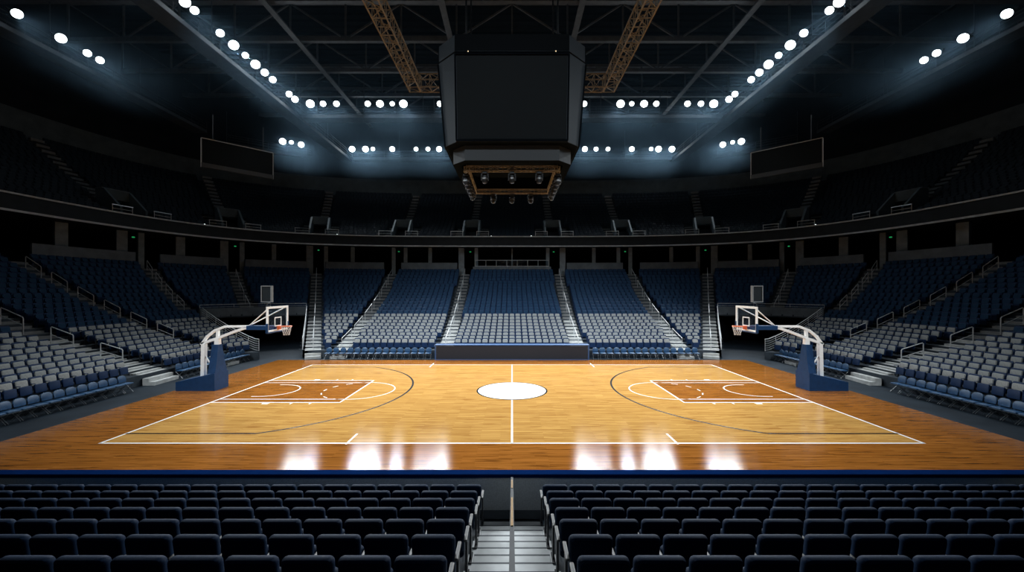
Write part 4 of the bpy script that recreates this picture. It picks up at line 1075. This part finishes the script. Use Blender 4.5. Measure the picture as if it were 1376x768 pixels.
# side catwalks extended towards the camera; unseen lamps added for hoops and far stand
for s in (-1, 1):
    cw_ = [o for o in bpy.data.objects if o.name.startswith('catwalk') and 'along the %s side' % ('left' if s < 0 else 'right') in o.get('label', '')][0]
    inv = Matrix.LocRotScale(cw_.location, cw_.rotation_euler, cw_.scale).inverted()
    for y in (-7, -4.5, -2, 1, 4, 8, 12, 16, 20):
        P = Vector((s * 24.88, y, ZL)); aim = Vector((s * 10.0, 29.0, 1.0)); dirv = (aim - P).normalized()
        hd = link('fill_lamp_head', LM[0][1], cw_); mtx = inv @ Matrix.LocRotScale(P, dirv.to_track_quat('Z', 'Y'), Vector((1.3, 1.3, 1.3)))
        hd.location, hd.rotation_euler, hd.scale = mtx.to_translation(), mtx.to_euler(), mtx.to_scale()
        ln_ = link('lens', LM[1][1], hd)
        ld = bpy.data.lights.new('flood_beam', 'SPOT'); ld.energy = LP * 2.3; ld.spot_size = math.radians(52.0); ld.spot_blend = LBLEND; ld.shadow_soft_size = .3; ld.color = (0.88, 0.95, 1.0)
        lo = bpy.data.objects.new('flood_beam', ld); COL.objects.link(lo); lo.location = P + dirv * .16; lo.rotation_mode = 'QUATERNION'; lo.rotation_quaternion = dirv.to_track_quat('-Z', 'Y')
# unseen cross catwalk added above the near stand; its lamps light the scoreboard front
nc = catwalk('unseen cross catwalk added above the near stand to carry fill lamps', (-24.9, -5.6), (24.9, -5.6), 1.3)
for x in (-3.2, -1.6, 1.6, 3.2):
    P = Vector((x, -4.3, ZL)); aim = Vector((0, 25.0, 1.0)); dirv = (aim - P).normalized()
    hd = link('fill_lamp_head', LM[0][1], nc); hd.location = P - Vector((-24.9, -5.6, ZL - 1.25)); hd.rotation_mode = 'QUATERNION'; hd.rotation_quaternion = dirv.to_track_quat('Z', 'Y')
    link('lens', LM[1][1], hd)
    ld = bpy.data.lights.new('flood_beam', 'SPOT'); ld.energy = LP * .7; ld.spot_size = math.radians(LSIZE); ld.spot_blend = LBLEND; ld.shadow_soft_size = .3; ld.color = (0.88, 0.95, 1.0)
    lo = bpy.data.objects.new('flood_beam', ld); COL.objects.link(lo); lo.location = P + dirv * .14; lo.rotation_mode = 'QUATERNION'; lo.rotation_quaternion = dirv.to_track_quat('-Z', 'Y')
# two screens hung under the outer catwalks
for s, w in ((-1, 'left'), (1, 'right')):
    a, b = Vector((s * -29.5 * -1, 38.0)), Vector((s * 25.2, 42.2)); mid = (a + b) / 2; ang = math.atan2(b.y - a.y, b.x - a.x)
    if s > 0: ang = math.atan2(a.y - b.y, a.x - b.x)
    t = thing('hanging_screen', f'dark framed hanging screen under the roof at the far {w}', 'screen', (mid.x, mid.y, 17.1), ang)
    L = (a - b).length
    m = MB(); m.box((0, 0, 1.55), (L - .1, .18, 2.3)); part('screen_panel', m, M['screen'], t)
    m = MB()
    m.box((0, 0, 2.74), (L, .24, .07)); 
    for e in (-1, 1): m.box((e * L/2, 0, 1.37), (.07, .24, 2.74))
    part('screen_frame', m, M['rail'], t)
    m = MB(); m.box((0, -.02, .20), (L, .22, .42)); part('lower_band', m, M['ring'], t)
    for e in (-.35, .35):
        m = MB(); m.tube([(e * L, 0, 2.77), (e * L, 0, 5.2)], .04, 6); part('hanging_rod', m, M['dark_metal'], t)

# ------------------------------------------------------------------ haze under the roof
HAZE = 0.0018
hm = bpy.data.materials.new('haze'); hm.use_nodes = True; nt = hm.node_tree; nt.nodes.remove(nt.nodes['Principled BSDF'])
vsn = nt.nodes.new('ShaderNodeVolumeScatter'); vsn.inputs['Color'].default_value = (0.42, 0.72, 1.0, 1); vsn.inputs['Density'].default_value = HAZE; vsn.inputs['Anisotropy'].default_value = 0.35
nt.links.new(vsn.outputs[0], nt.nodes['Material Output'].inputs['Volume'])
hp = [pol(off(cb, -.8), 2 * PI * i / 72) for i in range(72)]
m = MB(); m.prism([(p.x, max(9.0, p.y)) for p in hp], 2, 21.4, 29.6); hz = tag(link('haze', m.mesh('haze', hm)), 'thin bluish haze around the lit floodlights under the roof', 'haze', None, 'stuff')

# ------------------------------------------------------------------ world, camera, view
w = bpy.data.worlds.new('night'); SC.world = w; w.use_nodes = True
bg = w.node_tree.nodes['Background']; bg.inputs['Color'].default_value = (0.25, 0.5, 0.85, 1); bg.inputs['Strength'].default_value = 0.004
cam = bpy.data.cameras.new('camera'); co = bpy.data.objects.new('camera', cam); COL.objects.link(co)
co.location = (0, 0, CAMZ); co.rotation_euler = (PI / 2, 0, 0)
cam.sensor_width = 36; cam.lens = F / 1376 * 36; cam.shift_y = 7.0 / 1376; cam.clip_end = 300
SC.camera = co
SC.view_settings.view_transform = 'Standard'; SC.view_settings.look = 'None'; SC.view_settings.gamma = 1; SC.view_settings.use_curve_mapping = False
SC.view_settings.exposure = 0.0
cy = SC.cycles
cy.use_denoising = True
try: cy.denoiser = 'OPENIMAGEDENOISE'
except Exception: pass
cy.max_bounces = 5; cy.diffuse_bounces = 3; cy.glossy_bounces = 3; cy.transmission_bounces = 4; cy.transparent_max_bounces = 8; cy.volume_bounces = 0
cy.sample_clamp_indirect = 3.0; cy.caustics_reflective = False; cy.caustics_refractive = False
print('seats', len(SEATS), 'rest', len(REST), 'lamps', nl)
